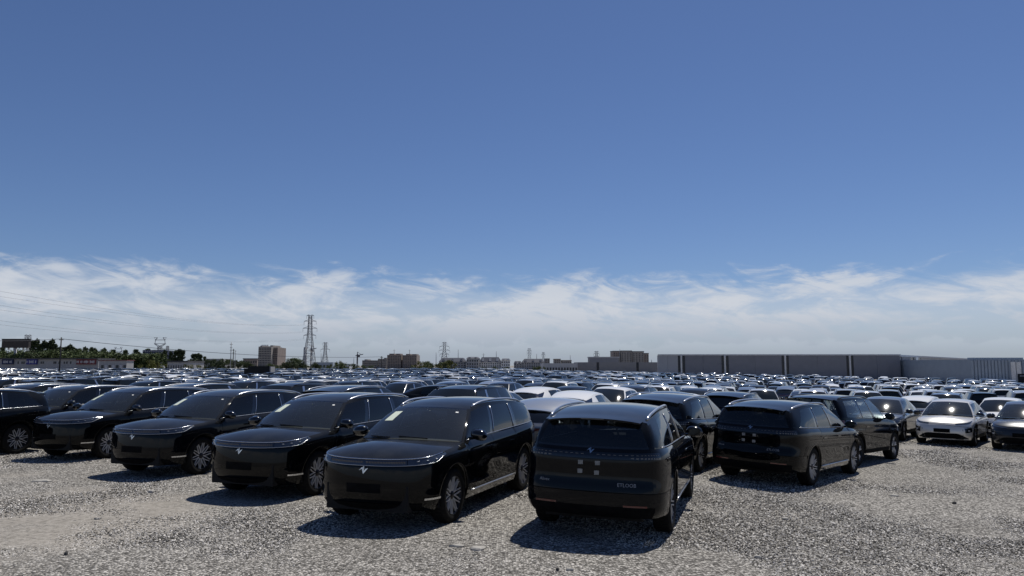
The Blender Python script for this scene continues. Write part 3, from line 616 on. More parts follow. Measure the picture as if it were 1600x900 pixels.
            if lod < 2:
                if ev:
                    for sg in (1, -1):
                        i = s.tpatch('fog_lamp', sg * 2.75, sg * 4.1, lambda U: .47 + .04 * sst(2.7, 4.1, np.abs(U)), lambda U: .63 + .02 * (np.abs(U) - 2.7), 'black_gloss', 8, 4, .006, fb)
                        if lod == 0: q = s.tub(np.array(sg * 3.3), np.array(.555), .004); m = MB(); m.box(q, (.02, .10, .05)); V, F, _ = m.data(); s.put('lamp_element', V, F, 'lamp_white', i, False)
                    s.tpatch('lower_grille', -3.4, 3.4, .25, lambda U: .45 - .15 * sst(1.6, 3.4, np.abs(U)), 'black_plastic', 20, 4, .006, fb)
                    s.flat_on('plate_holder', *strip(.25, .47, .60), False, 'black_plastic', .012, fb)
                else:
                    s.tpatch('grille', -2.6, 2.6, .55, lambda U: zt(U) - .06, 'black_gloss', 16, 4, .006, fb); s.tpatch('lower_grille', -3.2, 3.2, .30, .46, 'black_plastic', 16, 4, .006, fb)
            if ev:
                i = s.tpatch('tail_lamp', 12.3, n_o, lambda U: zt(U) - .16, lambda U: zt(U) - .10, 'lamp_red', 12, 3, .006); V, F = s.parts[i]['V'], s.parts[i]['F']; s.parts[i]['V'] = np.vstack([V, V * [1, -1, 1]]); s.parts[i]['F'] = F + [tuple(k + len(V) for k in f[::-1]) for f in F]
            else:
                mir('tail_lamp', 12.1, 13.9, lambda U: zt(U) - .26, lambda U: zt(U) - .05, 'lamp_red', 8, .008)
                if lod == 0:
                    mir('tail_lamp_strip', 12.4, 13.8, .955, .985, 'lamp_white', 6, .012); s.flat_on('plate_recess', *strip(.26, .72, .86), True, 'black_plastic', .006, tg)
            i = s.tpatch('rear_skirt', 12.4, n_o, .35, .50, 'black_plastic', 10, 4, .006, rb); V, F = s.parts[i]['V'], s.parts[i]['F']; s.parts[i]['V'] = np.vstack([V, V * [1, -1, 1]]); s.parts[i]['F'] = F + [tuple(k + len(V) for k in f[::-1]) for f in F]
    def cabin(s, ws):
        S = s.S; xa = s.x0 - S['cowl'][0]; zc = S['cowl'][1]
        V = []; pr = [(xa - .08, zc - .07), (xa - .35, zc - .02), (xa - .62, zc - .04), (xa - .68, zc - .16), (xa - .60, zc - .42), (xa - .05, zc - .42)]
        ys = np.linspace(-.74, .74, 9)
        for y in ys: V += [(x, y, z - .03 * (y / .74) ** 2) for x, z in pr]
        n = len(pr); F = [(i * n + k, i * n + (k + 1) % n, (i + 1) * n + (k + 1) % n, (i + 1) * n + k) for i in range(len(ys) - 1) for k in range(n)] + [tuple(range(n)), tuple(range((len(ys) - 1) * n, len(ys) * n))[::-1]]
        s.put('dashboard', V, F, 'dash', None, False)
        q = np.linspace(0, 2 * math.pi, 19); c = np.array([xa - .78, .36, zc - .03]); PP = c + np.stack([.05 * np.sin(q), .18 * np.cos(q), .17 * np.sin(q)], -1); V, F, _ = MB().tube(PP, .014, 5, False).data(); s.put('steering_wheel', V, F, 'dash')
        def slab(prof, y0, y1, rnd=.05):
            Vs = []; ys = [y0, y0 + rnd, (y0 + y1) / 2, y1 - rnd, y1]; pc = np.mean(prof, axis=0); n = len(prof)
            for y, k in zip(ys, (.72, .97, 1, .97, .72)): Vs += [(pc[0] + (x - pc[0]) * k, y, pc[1] + (z - pc[1]) * k) for x, z in prof]
            return Vs, [(i * n + k, i * n + (k + 1) % n, (i + 1) * n + (k + 1) % n, (i + 1) * n + k) for i in range(4) for k in range(n)] + [tuple(range(n)), tuple(range(4 * n, 5 * n))[::-1]]
        x = xa - 1.15
        for yc in (.36, -.36):
            V, F = slab([(x - .35, 1.16), (x - .30, 1.20), (x - .22, 1.17), (x - .08, .78), (x + .30, .72), (x + .32, .60), (x - .16, .56), (x - .22, .66)], yc - .25, yc + .25); i = s.put('seat', V, F, 'seat_cloth')
            V, F = slab([(x - .40, 1.22), (x - .42, 1.38), (x - .36, 1.41), (x - .30, 1.37), (x - .29, 1.22)], yc - .13, yc + .13, .04); s.put('headrest', V, F, 'seat_cloth', i)
        x -= .98; V, F = slab([(x - .35, 1.10), (x - .28, 1.15), (x - .18, 1.12), (x - .06, .78), (x + .30, .72), (x + .32, .58), (x - .18, .56)], -.62, .62); i = s.put('rear_bench', V, F, 'seat_cloth')
        for yc in (.36, -.36):
            V, F = slab([(x - .37, 1.16), (x - .39, 1.29), (x - .33, 1.31), (x - .27, 1.28), (x - .26, 1.16)], yc - .12, yc + .12, .04); s.put('headrest', V, F, 'seat_cloth', i)
        V, F, _ = MB().lathe([(0, .001), (.004, .07), (.02, .075), (.03, .06), (.032, .001)], (0, 0, 0), 'z', 14).data(); T = s.green(np.array(0.), np.array(.88), -.05); V = V * [.7, 1.15, 1] + T; s.put('sensor_housing', V, F, 'black_gloss')
        if s.k == 'suv':
            for (wa, wb_, va, vb), mt in (((-.82, -.60, .50, .82), 'paper'), ((.74, .80, .82, .86), 'paper_white')):
                t = np.linspace(0, 1, 4)[:, None]; v = np.linspace(va, vb, 4)[None]; V, F = s.grid(s.green(wa + (wb_ - wa) * t + 0 * v, v + 0 * t, .005)); s.put('windscreen_sticker', V, F, mt, ws)
        for yc in (.42, -.30):
            tt = np.linspace(0, 1, 6); b0 = s.green(np.full(6, yc * .9) + .0 * tt, np.full(6, .03), .012); wl = np.linspace(yc, yc - .55 if yc > 0 else yc - .45, 6); PP = s.green(np.clip(wl, -.85, .85), np.linspace(.02, .05, 6), .014); V, F, _ = MB().tube(PP, .009, 4).data(); s.put('wiper', V, F, 'black_plastic', ws)
PAINT_SLOTS = ('paint', 'paint_roof')
PAINT_SLOTS and pmat('paint', (.01, .01, .012)) and pmat('paint_roof', (.01, .01, .012))
def proto(kind, lod, colour, roof=None, merge=None):
    """car with the origin on the ground midway between the axles: an Empty with parts (lod 0, 1) or one mesh (lod 2)"""
    c = Car(kind, lod).build(); mp = {'paint': 'paint_' + colour, 'paint_roof': 'paint_' + (roof or colour)}
    if merge:
        V, F, mi, sm, mats, off = [], [], [], [], [], 0
        for p in c.parts:
            mt = mp.get(p['mat'], p['mat'])
            if mt not in mats: mats.append(mt)
            V.append(p['V']); F += [tuple(i + off for i in f) for f in p['F']]; mi += [mats.index(mt)] * len(p['F']); sm += [p['smooth']] * len(p['F']); off += len(p['V'])
        return mesh_np('parked_car', np.concatenate(V), F, mats, mi, sm)
    root = bpy.data.objects.new('parked_car', None); COL.objects.link(root); root.empty_display_size = .2; objs = []
    for p in c.parts:
        me = mesh_np(p['name'], p['V'], p['F'], [mp.get(p['mat'], p['mat'])], None, p['smooth'])
        o = child(p['name'], me, root if p['parent'] is None else objs[p['parent']]); objs.append(o)
        if p['name'] in ('lamp_segments', 'light_segments', 'tread'): o['kind'] = 'stuff'
    return root
def pose(o, x, y, head, dz=0.):
    """stand a car on the sloping gravel, front pointing to azimuth head"""
    e = .8; n = Vector((-(gz(x + e, y) - gz(x - e, y)) / (2 * e), -(gz(x, y + e) - gz(x, y - e)) / (2 * e), 1)).normalized(); h = R_(head); f = Vector((math.sin(h), math.cos(h), 0)); f = (f - n * f.dot(n)).normalized(); l = n.cross(f)
    o.matrix_world = Matrix(((f.x, l.x, n.x, x), (f.y, l.y, n.y, y), (f.z, l.z, n.z, float(gz(x, y)) + dz), (0, 0, 0, 1)))
    o.rotation_mode = 'XYZ'
PROTO = {}
def get(kind, lod, colour, roof=None):
    key = (kind, lod, colour, roof)
    if key not in PROTO: PROTO[key] = [proto(kind, lod, colour, roof), False]
    p, used = PROTO[key]
    if not used: PROTO[key][1] = True; return p
    return copy_tree(p)
PLACED = []
def place(kind, lod, colour, x, y, head, label, group, name='parked_car', roof=None, cat='car'):
    o = get(kind, lod, colour, roof); o.name = name; pose(o, x, y, head); tag(o, label, cat, group); PLACED.append((x, y, head)); return o
SUVG = 'large black SUVs parked nose out along the gravel'
NEAR = [
 ('suv', 'black', -1.17, 12.40, 200.5, 'black SUV facing us, nearest of the nose-out row, gravel open before it'),
 ('suv', 'black', -3.62, 14.59, 201.5, 'black SUV facing us, second in the nose-out row after the nearest one'),
 ('suv', 'navy', -6.65, 17.04, 201, 'black SUV facing us, third in the nose-out row, emblem catching light'),
 ('suv', 'black', -10.0, 19.75, 201, 'black SUV facing us, fourth in the nose-out row, beside the cut-off SUV'),
 ('suv', 'navy', -13.2, 22.4, 201, 'black SUV facing us, fifth and farthest of the nose-out row'),
 ('suv', 'black', -13.95, 18.05, 204, 'black SUV seen side on, cut off by the picture edge'),
 ('suv', 'navy', 1.76, 11.95, 18.5, 'dark SUV seen from behind with foam pads on tailgate, nearest of all'),
 ('suv', 'black', 6.3, 16.95, 39.5, 'black SUV seen from behind, second nearest of the tail-out SUVs, whole right side showing'),
 ('suv', 'navy', 4.05, 18.25, 29, 'dark SUV seen from behind, half hidden behind the nearest tail-out SUV'),
 ('boxy', 'black', 9.1, 20.7, 44, 'boxy black SUV with red tail lamps and clear rear window'),
 ('crossover', 'champagne', 16.4, 27.9, 219, 'champagne crossover facing us with sun glare on its windscreen'),
 ('crossover', 'grey', 18.0, 26.1, 220, 'dark grey crossover facing us beside the champagne one, cut by picture edge'),
 ('crossover', 'steel', 14.8, 29.7, 217, 'blue grey crossover facing us behind the boxy black SUV, sun glare on windscreen'),
 ('hatch', 'silver', 1.05, 17.6, 20, 'silver hatchback seen from behind between the two nearest SUVs'),
]
for k, c, x, y, h, lab in NEAR:
    place(k, 0, c, x, y, h, lab, {'suv': 'large black SUVs at the front of the lot'}.get(k, 'cars at the front of the lot'), 'parked_suv' if k in ('suv', 'boxy') else 'parked_car', None, 'suv' if k in ('suv', 'boxy') else 'car')
for o in COL.objects:
    if o.get('label', '').startswith('boxy black SUV with red'): o.scale.z = 1.05
# second and third lines, close behind the first
MID = [('hatch', 'white', 2.3, 24.6, 20, None), ('hatch', 'white', -.6, 25.4, 20, None), ('crossover', 'grey', 5.3, 24.6, 24, None), ('boxy', 'black', -1.5, 20.7, 201, None), ('suv', 'black', -4.6, 23.2, 21, None),
 ('boxy', 'black', -8.0, 25.8, 201, None), ('suv', 'navy', -11.2, 28.4, 21, None), ('boxy', 'white', -16.6, 28.2, 24, 'black'), ('suv', 'black', 8.0, 26.6, 30, None), ('crossover', 'white', 18.9, 34.4, 40, None), ('crossover', 'white', 20.9, 31.9, 219, None),
 ('crossover', 'grey', 24.0, 33.6, 215, None), ('boxy', 'steel', 22.2, 38.2, 216, None), ('suv', 'black', -16.4, 25.2, 201, None), ('crossover', 'silver', 11.2, 28.4, 206, None), ('crossover', 'white', 4.0, 30.2, 204, None)]
KN = {'suv': 'large SUV', 'boxy': 'boxy SUV', 'crossover': 'crossover', 'hatch': 'hatchback'}; CN = {'black': 'black', 'navy': 'dark navy', 'grey': 'dark grey', 'steel': 'blue grey', 'silver': 'silver', 'white': 'white', 'champagne': 'champagne'}
FIELD = []
for k, c, x, y, h, r in MID: FIELD.append((y, k, c, x, y, h, r, 0))
def clash(x, y, h, others, lx=5.15, ly=2.25):
    for (a, b, g2) in others:
        if abs(a - x) > 8 or abs(b - y) > 8: continue
        q = R_(g2); f = (math.sin(q), math.cos(q)); dx, dy = x - a, y - b; u = dx * f[0] + dy * f[1]; v = dx * f[1] - dy * f[0]
        if abs(u) < lx and abs(v) < ly: return True
    return False
rng = random.Random(11)
taken = PLACED + [(m[3], m[4], m[5]) for m in FIELD]
Yr, rows = 25.0, []
while Yr < 262:
    rows.append(Yr); Yr += 5.75 + (3.2 if len(rows) % 5 == 4 else 0)
for ri, Yr in enumerate(rows):
    x = -.80 * Yr - 4 + rng.random() * 2; head = rng.choice([201, 203, 205, 22, 23, 201]); run, kind, col = 0, 'crossover', 'black'
    right_seg = False
    while x < .80 * Yr + 4:
        if run <= 0:
            run = rng.choice([1, 1, 2, 3, 4, 6]); kind = rng.choices(['crossover', 'hatch', 'boxy', 'suv'], [3, 2.5, 3.5, 2.2])[0]
            lightness = .42 + .26 * (x / Yr > .05)
            col = rng.choices(['black', 'navy', 'grey', 'steel', 'silver', 'white', 'champagne'], [4.6, 1.2, 1.4, .7, 3.4 * lightness, 7.0 * lightness, .8 * lightness])[0]
            if kind == 'suv' and col in ('white', 'champagne'): col = 'black'
        run -= 1
        hd = head + rng.uniform(-3, 3); y = Yr + rng.uniform(-.35, .35) - .03 * x
        if 30 < Yr < 37 and -15 < x < -3: hd, kind = 112 + rng.uniform(-2, 2), 'hatch'; step_y = True
        x += 2.85 + rng.uniform(-.1, .25)
        if rng.random() < .04: x += 2.5; continue
        if x < -1.2 and y < 12.4 + .86 * (-x - 1.2) + 11: continue
        if x >= -1.2 and y < 27 + (0 if x < 9 else 12): continue
        if y > (262 if x < -75 else 212 if x < -18 else 262 if x < 14 else 198) or y > 200 - max(0, x - 35) * 1.2: continue
        if clash(x, y, hd, taken, 5.0, 2.1): continue
        FIELD.append((math.hypot(x, y), kind, col, x, y, hd, None, ri + 2)); taken.append((x, y, hd))
FIELD.sort(key=lambda t: t[0])
vis = [f for f in FIELD if abs(f[3] / f[4]) < .735]; out_ = [f for f in FIELD if abs(f[3] / f[4]) >= .735]
N_IND, N_MID = 282, 64
ind, rest = vis[:N_IND], vis[N_IND:] + [f for f in out_ if f[0] > 24]
byrow = {}
for f in ind: byrow.setdefault(f[7], []).append(f)
for r in byrow: byrow[r].sort(key=lambda f: f[3] / f[4])
def ordn(n): return f"{n}{'th' if 10 <= n % 100 <= 20 else {1: 'st', 2: 'nd', 3: 'rd'}.get(n % 10, 'th')}"
rlist = {r: i + 1 for i, r in enumerate(sorted(byrow))}
def facing(h): return 'facing us' if 150 < h < 250 else 'seen from behind' if h < 90 else 'seen side on'
LOW = {}
ORD = 'zeroth first second third fourth fifth sixth seventh eighth ninth tenth eleventh twelfth thirteenth fourteenth fifteenth sixteenth seventeenth eighteenth nineteenth'.split()
def low_mesh(k, c, r):
    if (k, c, r) not in LOW:
        base = LOW.get(k)
        if base is None: base = LOW[k] = proto(k, 2, 'black', 'black', True)
        me = base.copy()
        for i, m in enumerate(me.materials):
            if m.name == 'paint_black': me.materials[i] = MATS['paint_' + c]
        LOW[(k, c, r)] = me
    return LOW[(k, c, r)]
for i, f in enumerate(ind):
    _, k, c, x, y, h, r, row = f
    if row == 0: n = byrow[0].index(f) + 1; lab = f'{CN[c]} {KN[k]} {facing(h)}, {ordn(n)} from the left just behind the front SUVs'
    else: n = byrow[row].index(f) + 1; lab = f'{CN[c]} {KN[k]} {facing(h)}, {ordn(n)} from the left in the {ORD[rlist[row]]} packed row'
    grp = 'cars packed in rows behind the front SUVs'
    if i < N_MID: place(k, 1, c, x, y, h, lab, grp, 'parked_car', r)
    else:
        o = link('parked_car', low_mesh(k, c, r)); pose(o, x, y, h); o.scale.z = .94 + .13 * ((x * 7.3 + y * 3.1) % 1.); tag(o, lab, 'car', grp)
# the remaining far cars of the lot: one mass
def mass(cars):
    Vs, Ls, Ts, Ms, mats, off = [], [], [], [], [], 0
    cache = {}
    for (_, k, c, x, y, h, r, row) in cars:
        if k not in cache:
            me = low_mesh(k, 'black', None); v = np.empty(len(me.vertices) * 3, np.float32); me.vertices.foreach_get('co', v); l = np.empty(len(me.loops), np.int32); me.loops.foreach_get('vertex_index', l)
            t = np.empty(len(me.polygons), np.int32); me.polygons.foreach_get('loop_total', t); mi = np.empty(len(me.polygons), np.int32); me.polygons.foreach_get('material_index', mi); cache[k] = (v.reshape(-1, 3), l, t, mi, [m.name for m in me.materials])
        v, l, t, mi, names = cache[k]; q = R_(90 - h); cs, sn = math.cos(q), math.sin(q)
        W = np.stack([v[:, 0] * cs - v[:, 1] * sn + x, v[:, 0] * sn + v[:, 1] * cs + y, v[:, 2] * (.94 + .13 * ((x * 7.3 + y * 3.1) % 1.)) + gz(x, y)], -1)
        names = [('paint_' + c) if n == 'paint_black' else n for n in names]
        for n in names:
            if n not in mats: mats.append(n)
        lut = np.array([mats.index(n) for n in names]); Vs.append(W); Ls.append(l + off); Ts.append(t); Ms.append(lut[mi]); off += len(v)
    V, Lp, T, Mi = map(np.concatenate, (Vs, Ls, Ts, Ms)); me = bpy.data.meshes.new('distant_cars')
    me.vertices.add(len(V)); me.vertices.foreach_set('co', V.astype(np.float32).ravel()); me.loops.add(len(Lp)); me.loops.foreach_set('vertex_index', Lp.astype(np.int32)); me.polygons.add(len(T))
    me.polygons.foreach_set('loop_start', np.concatenate([[0], np.cumsum(T)[:-1]]).astype(np.int32)); me.polygons.foreach_set('loop_total', T); me.polygons.foreach_set('material_index', Mi.astype(np.int32)); me.polygons.foreach_set('use_smooth', np.ones(len(T), bool))
    for n in mats: me.materials.append(MATS[n])
    me.update(calc_edges=True); return me
tag(link('distant_cars', mass(rest)), 'far rows of parked cars merging into one mass of roofs', 'cars', None, 'stuff')
print('TRIS', {k: len(v.polygons) for k, v in LOW.items() if isinstance(k, str)}); print('FIELD', len(FIELD), 'vis', len(vis), 'rest', len(rest))

# ------------------------------------------------------------------ loose gravel near the camera
def gravel():
    xs, ys = np.arange(-13, 24.01, .5), np.arange(6.4, 34.01, .5); A, B = np.meshgrid(xs, ys); I = np.arange(A.size).reshape(A.shape)
    V = np.stack([A, B, gz(A, B) - .004], -1).reshape(-1, 3); Fq = np.stack([I[:-1, :-1], I[:-1, 1:], I[1:, 1:], I[1:, :-1]], -1).reshape(-1, 4)
    cx, cy = V[Fq].mean(1)[:, 0], V[Fq].mean(1)[:, 1]; Fq = Fq[np.abs(cx) < .74 * cy + 1.5]
    me = mesh_np('gravel', V, Fq); den = np.interp(V[:, 1], [6.4, 9, 13, 20, 34], [2000, 1700, 1000, 350, 80]) * (1 - .5 * dirt_mask(V[:, 0], V[:, 1]))
    me.attributes.new('density', 'FLOAT', 'POINT').data.foreach_set('value', den.astype(np.float32))
    far = np.interp(V[:, 1], [6.4, 12, 34], [.85, 1.0, 1.7]); me.attributes.new('size', 'FLOAT', 'POINT').data.foreach_set('value', far.astype(np.float32))
    m = bpy.data.materials.new('gravel_stone'); m.use_nodes = True; t = m.node_tree; b = t.nodes['Principled BSDF']; oi = t.nodes.new('ShaderNodeObjectInfo')
    t.links.new(ramp(oi.outputs['Random'], [(0, (.028, .026, .024)), (.28, (.11, .104, .095)), (.55, (.37, .35, .318)), (.82, (.58, .55, .505)), (1, (.82, .785, .73))], t, 'LINEAR'), b.inputs['Base Color']); b.inputs['Roughness'].default_value = .9; b.inputs['Specular IOR Level'].default_value = .2
    me.materials.append(m)
    g = bpy.data.node_groups.new('gravel_scatter', 'GeometryNodeTree'); g.interface.new_socket('Geometry', in_out='INPUT', socket_type='NodeSocketGeometry'); g.interface.new_socket('Geometry', in_out='OUTPUT', socket_type='NodeSocketGeometry')
    a = lambda ty, **kw: nd(ty, g, **kw); K = g.links.new
    gi, go = a('NodeGroupInput'), a('NodeGroupOutput'); dp = a('GeometryNodeDistributePointsOnFaces'); na = a('GeometryNodeInputNamedAttribute', data_type='FLOAT'); na.inputs[0].default_value = 'density'
    K(gi.outputs[0], dp.inputs['Mesh']); K(na.outputs[0], dp.inputs['Density']); dp.inputs['Seed'].default_value = 4
    ic = a('GeometryNodeMeshIcoSphere'); ic.inputs['Radius'].default_value = 1.; ic.inputs['Subdivisions'].default_value = 1
    sm = a('GeometryNodeSetMaterial'); sm.inputs['Material'].default_value = m; K(ic.outputs[0], sm.inputs[0])
    ip = a('GeometryNodeInstanceOnPoints'); K(dp.outputs['Points'], ip.inputs['Points']); K(sm.outputs[0], ip.inputs['Instance'])
    rv = a('FunctionNodeRandomValue', data_type='FLOAT_VECTOR'); rv.inputs[0].default_value = (.0055, .0045, .003); rv.inputs[1].default_value = (.023, .017, .010)
    ns = a('GeometryNodeInputNamedAttribute', data_type='FLOAT'); ns.inputs[0].default_value = 'size'
    sc = a('ShaderNodeVectorMath', operation='SCALE'); K(rv.outputs[0], sc.inputs[0]); K(ns.outputs[0], sc.inputs[3]); K(sc.outputs[0], ip.inputs['Scale'])
    rr = a('FunctionNodeRandomValue', data_type='FLOAT_VECTOR'); rr.inputs[0].default_value = (-.6, -.6, 0); rr.inputs[1].default_value = (.6, .6, 6.28); rr.inputs['Seed'].default_value = 7
    K(rr.outputs[0], ip.inputs['Rotation']); K(ip.outputs[0], go.inputs[0])
    o = link('gravel', me); md = o.modifiers.new('scatter', 'NODES'); md.node_group = g
    tag(o, 'loose grey crushed stone strewn over the lot', 'gravel', None, 'stuff')
gravel()
pmat('pale_stone', (.34, .325, .295), .9, noise=.2, nscale=6, bump=.3); pmat('dark_stone', (.06, .057, .054), .9, noise=.3, nscale=9, bump=.3)
def stone(px, Y, wd, dp_, ht, mat, label, seed):
    r2 = np.random.RandomState(seed); n, V, Fc = 11, [], []
    rad = .55 + .65 * r2.rand(n)
    for k, (zz, q) in enumerate(((-.6, .95), (.1, 1.), (.6, .8), (.8, .35))):
        for i in range(n): t = 2 * math.pi * i / n; V.append((wd / 2 * rad[i] * q * math.cos(t), dp_ / 2 * rad[i] * q * math.sin(t), ht * (zz + .12 * r2.rand())))
    for k in range(3): Fc += [(k * n + i, k * n + (i + 1) % n, (k + 1) * n + (i + 1) % n, (k + 1) * n + i) for i in range(n)]
    Fc.append(tuple(3 * n + i for i in range(n))); x = (px - 800) / F_PX * Y * 1.0
    o = link('flat_stone' if ht < .05 else 'loose_stone', mesh_np('stone', V, Fc, [mat], None, False), None, (x, Y, float(gz(x, Y)) + .012)); tag(o, label, 'stone', 'single stones lying on the gravel')
stone(747, 9.18, .25, .20, .028, 'pale_stone', 'flat pale stone on gravel before the gap between the two nearest SUVs', 1)
stone(887, 8.27, .11, .09, .02, 'pale_stone', 'small flat pale stone at lower picture edge below the nearest tail-out SUV', 2)
stone(869, 8.25, .035, .03, .022, 'dark_stone', 'tiny dark stone touching the small flat pale stone', 3)
stone(716, 9.3, .17, .12, .02, 'pale_stone', 'flat pale stone just beside the larger one, partly buried', 4)
stone(1475, 13.6, .10, .08, .055, 'dark_stone', 'dark lump of stone alone on open gravel near the champagne crossover', 5)
stone(1382, 14.3, .20, .14, .03, 'pale_stone', 'pale stone lying at the shadow edge of the boxy black SUV', 6)
stone(1172, 9.0, .10, .08, .022, 'pale_stone', 'small pale stone low on open gravel beyond the tail-out shadows', 7)
stone(1214, 11.5, .12, .1, .02, 'pale_stone', 'pale flat stone in front of the second tail-out SUV shadow', 8)
stone(250, 13.2, .18, .13, .03, 'pale_stone', 'pale stone on gravel ahead of the third nose-out SUV', 9)
stone(80, 14.4, .42, .26, .03, 'pale_stone', 'broad pale flat stone on bare earth ahead of the fourth SUV', 10)
stone(125, 8.9, .06, .05, .035, 'dark_stone', 'dark stone on earth at the lower corner of the picture', 11)
stone(170, 10.9, .10, .07, .02, 'pale_stone', 'thin pale stone among dark gravel before the second nose-out SUV', 12)

# ------------------------------------------------------------------ beyond the lot
for nm, c, kw in (('concrete_wall', (0.320, 0.320, 0.328), {}), ('clad_dark', (.225, .228, .25), {}), ('clad_grey', (.40, .405, .42), {}), ('clad_pale', (0.486, 0.499, 0.520), {}), ('clad_blue', (0.284, 0.331, 0.385), {}), ('clad_brown', (.23, .228, .235), {}), ('brick_tan', (.27, .248, .228), {}), ('brick_red', (.235, .195, .172), {}), ('render_pale', (.70, .69, .67), {}), ('roof_slate', (0.075, 0.083, 0.112), {}), ('win_dark', (.02, .024, .032), dict(rough=.25)),
    ('shed_white', (.31, .31, .32), {}), ('shed_roof', (.05, .05, .055), {}), ('sign_navy', (.02, .03, .08), {}), ('sign_blue', (.04, .045, .20), {}), ('sign_red', (.15, .04, .045), {}), ('sign_brown', (.045, .038, .036), {}), ('letter_pale', (.45, .45, .47), {}), ('galvanised', (.26, .27, .285), dict(rough=.6)), ('pole_dark', (.035, .034, .034), {}), ('wire', (0.100, 0.100, 0.110), {}), ('truck_dark', (.012, .013, .014), {}), ('bark', (.06, .045, .032), {}), ('white_trim', (.55, .56, .57), {}), ('crane_paint', (.10, .10, .11), {})):
    pmat(nm, c, kw.get('rough', .8), noise=.04 if 'clad' in nm else .12, nscale=.6 if 'clad' in nm or 'brick' in nm else 3.)
GZ0 = -.6
def root(name, loc): o = bpy.data.objects.new(name, None); COL.objects.link(o); o.location = loc; o.empty_display_size = .5; return o
def face_block(name, px0, px1, ytop, Y, depth, mat, label, cat, floors=0, cols=0, roof=None, group=None, ybase=None, yaw=0., win='win_dark', wfrac=(.55, .5), win_y=None):
    """box building whose front is Y metres off; each window a part of its own"""
    a, b = at(px0, ytop, Y), at(px1, ytop, Y); wd = b.x - a.x; zt = a.z; zb = float(gz(.5 * (a.x + b.x), Y)) - .3 if ybase is None else at(px0, ybase, Y).z; o = root(name, ((a.x + b.x) / 2, Y, zb)); H = zt - zb
    child('wall', MB().box((0, depth / 2, H / 2), (wd, depth, H)).mesh('wall', mat), o)
    if floors and cols:
        f0, f1 = (0.06, .94) if win_y is None else win_y; ww, wh = wd / cols * wfrac[0], H * (f1 - f0) / floors * wfrac[1]; me = MB().box((0, 0, 0), (ww, .12, wh)).mesh('window', win)
        for i in range(cols):
            for j in range(floors): c = child('window', me, o); c.location = ((i + .5) / cols * wd - wd / 2, -.02, H * (f0 + (f1 - f0) * (j + .5) / floors))
    if roof: child('parapet', MB().box((0, depth / 2, H + .25), (wd + .5, depth + .5, .5)).mesh('parapet', roof), o)
    o.rotation_euler.z = yaw; tag(o, label, cat, group); return o, wd, H
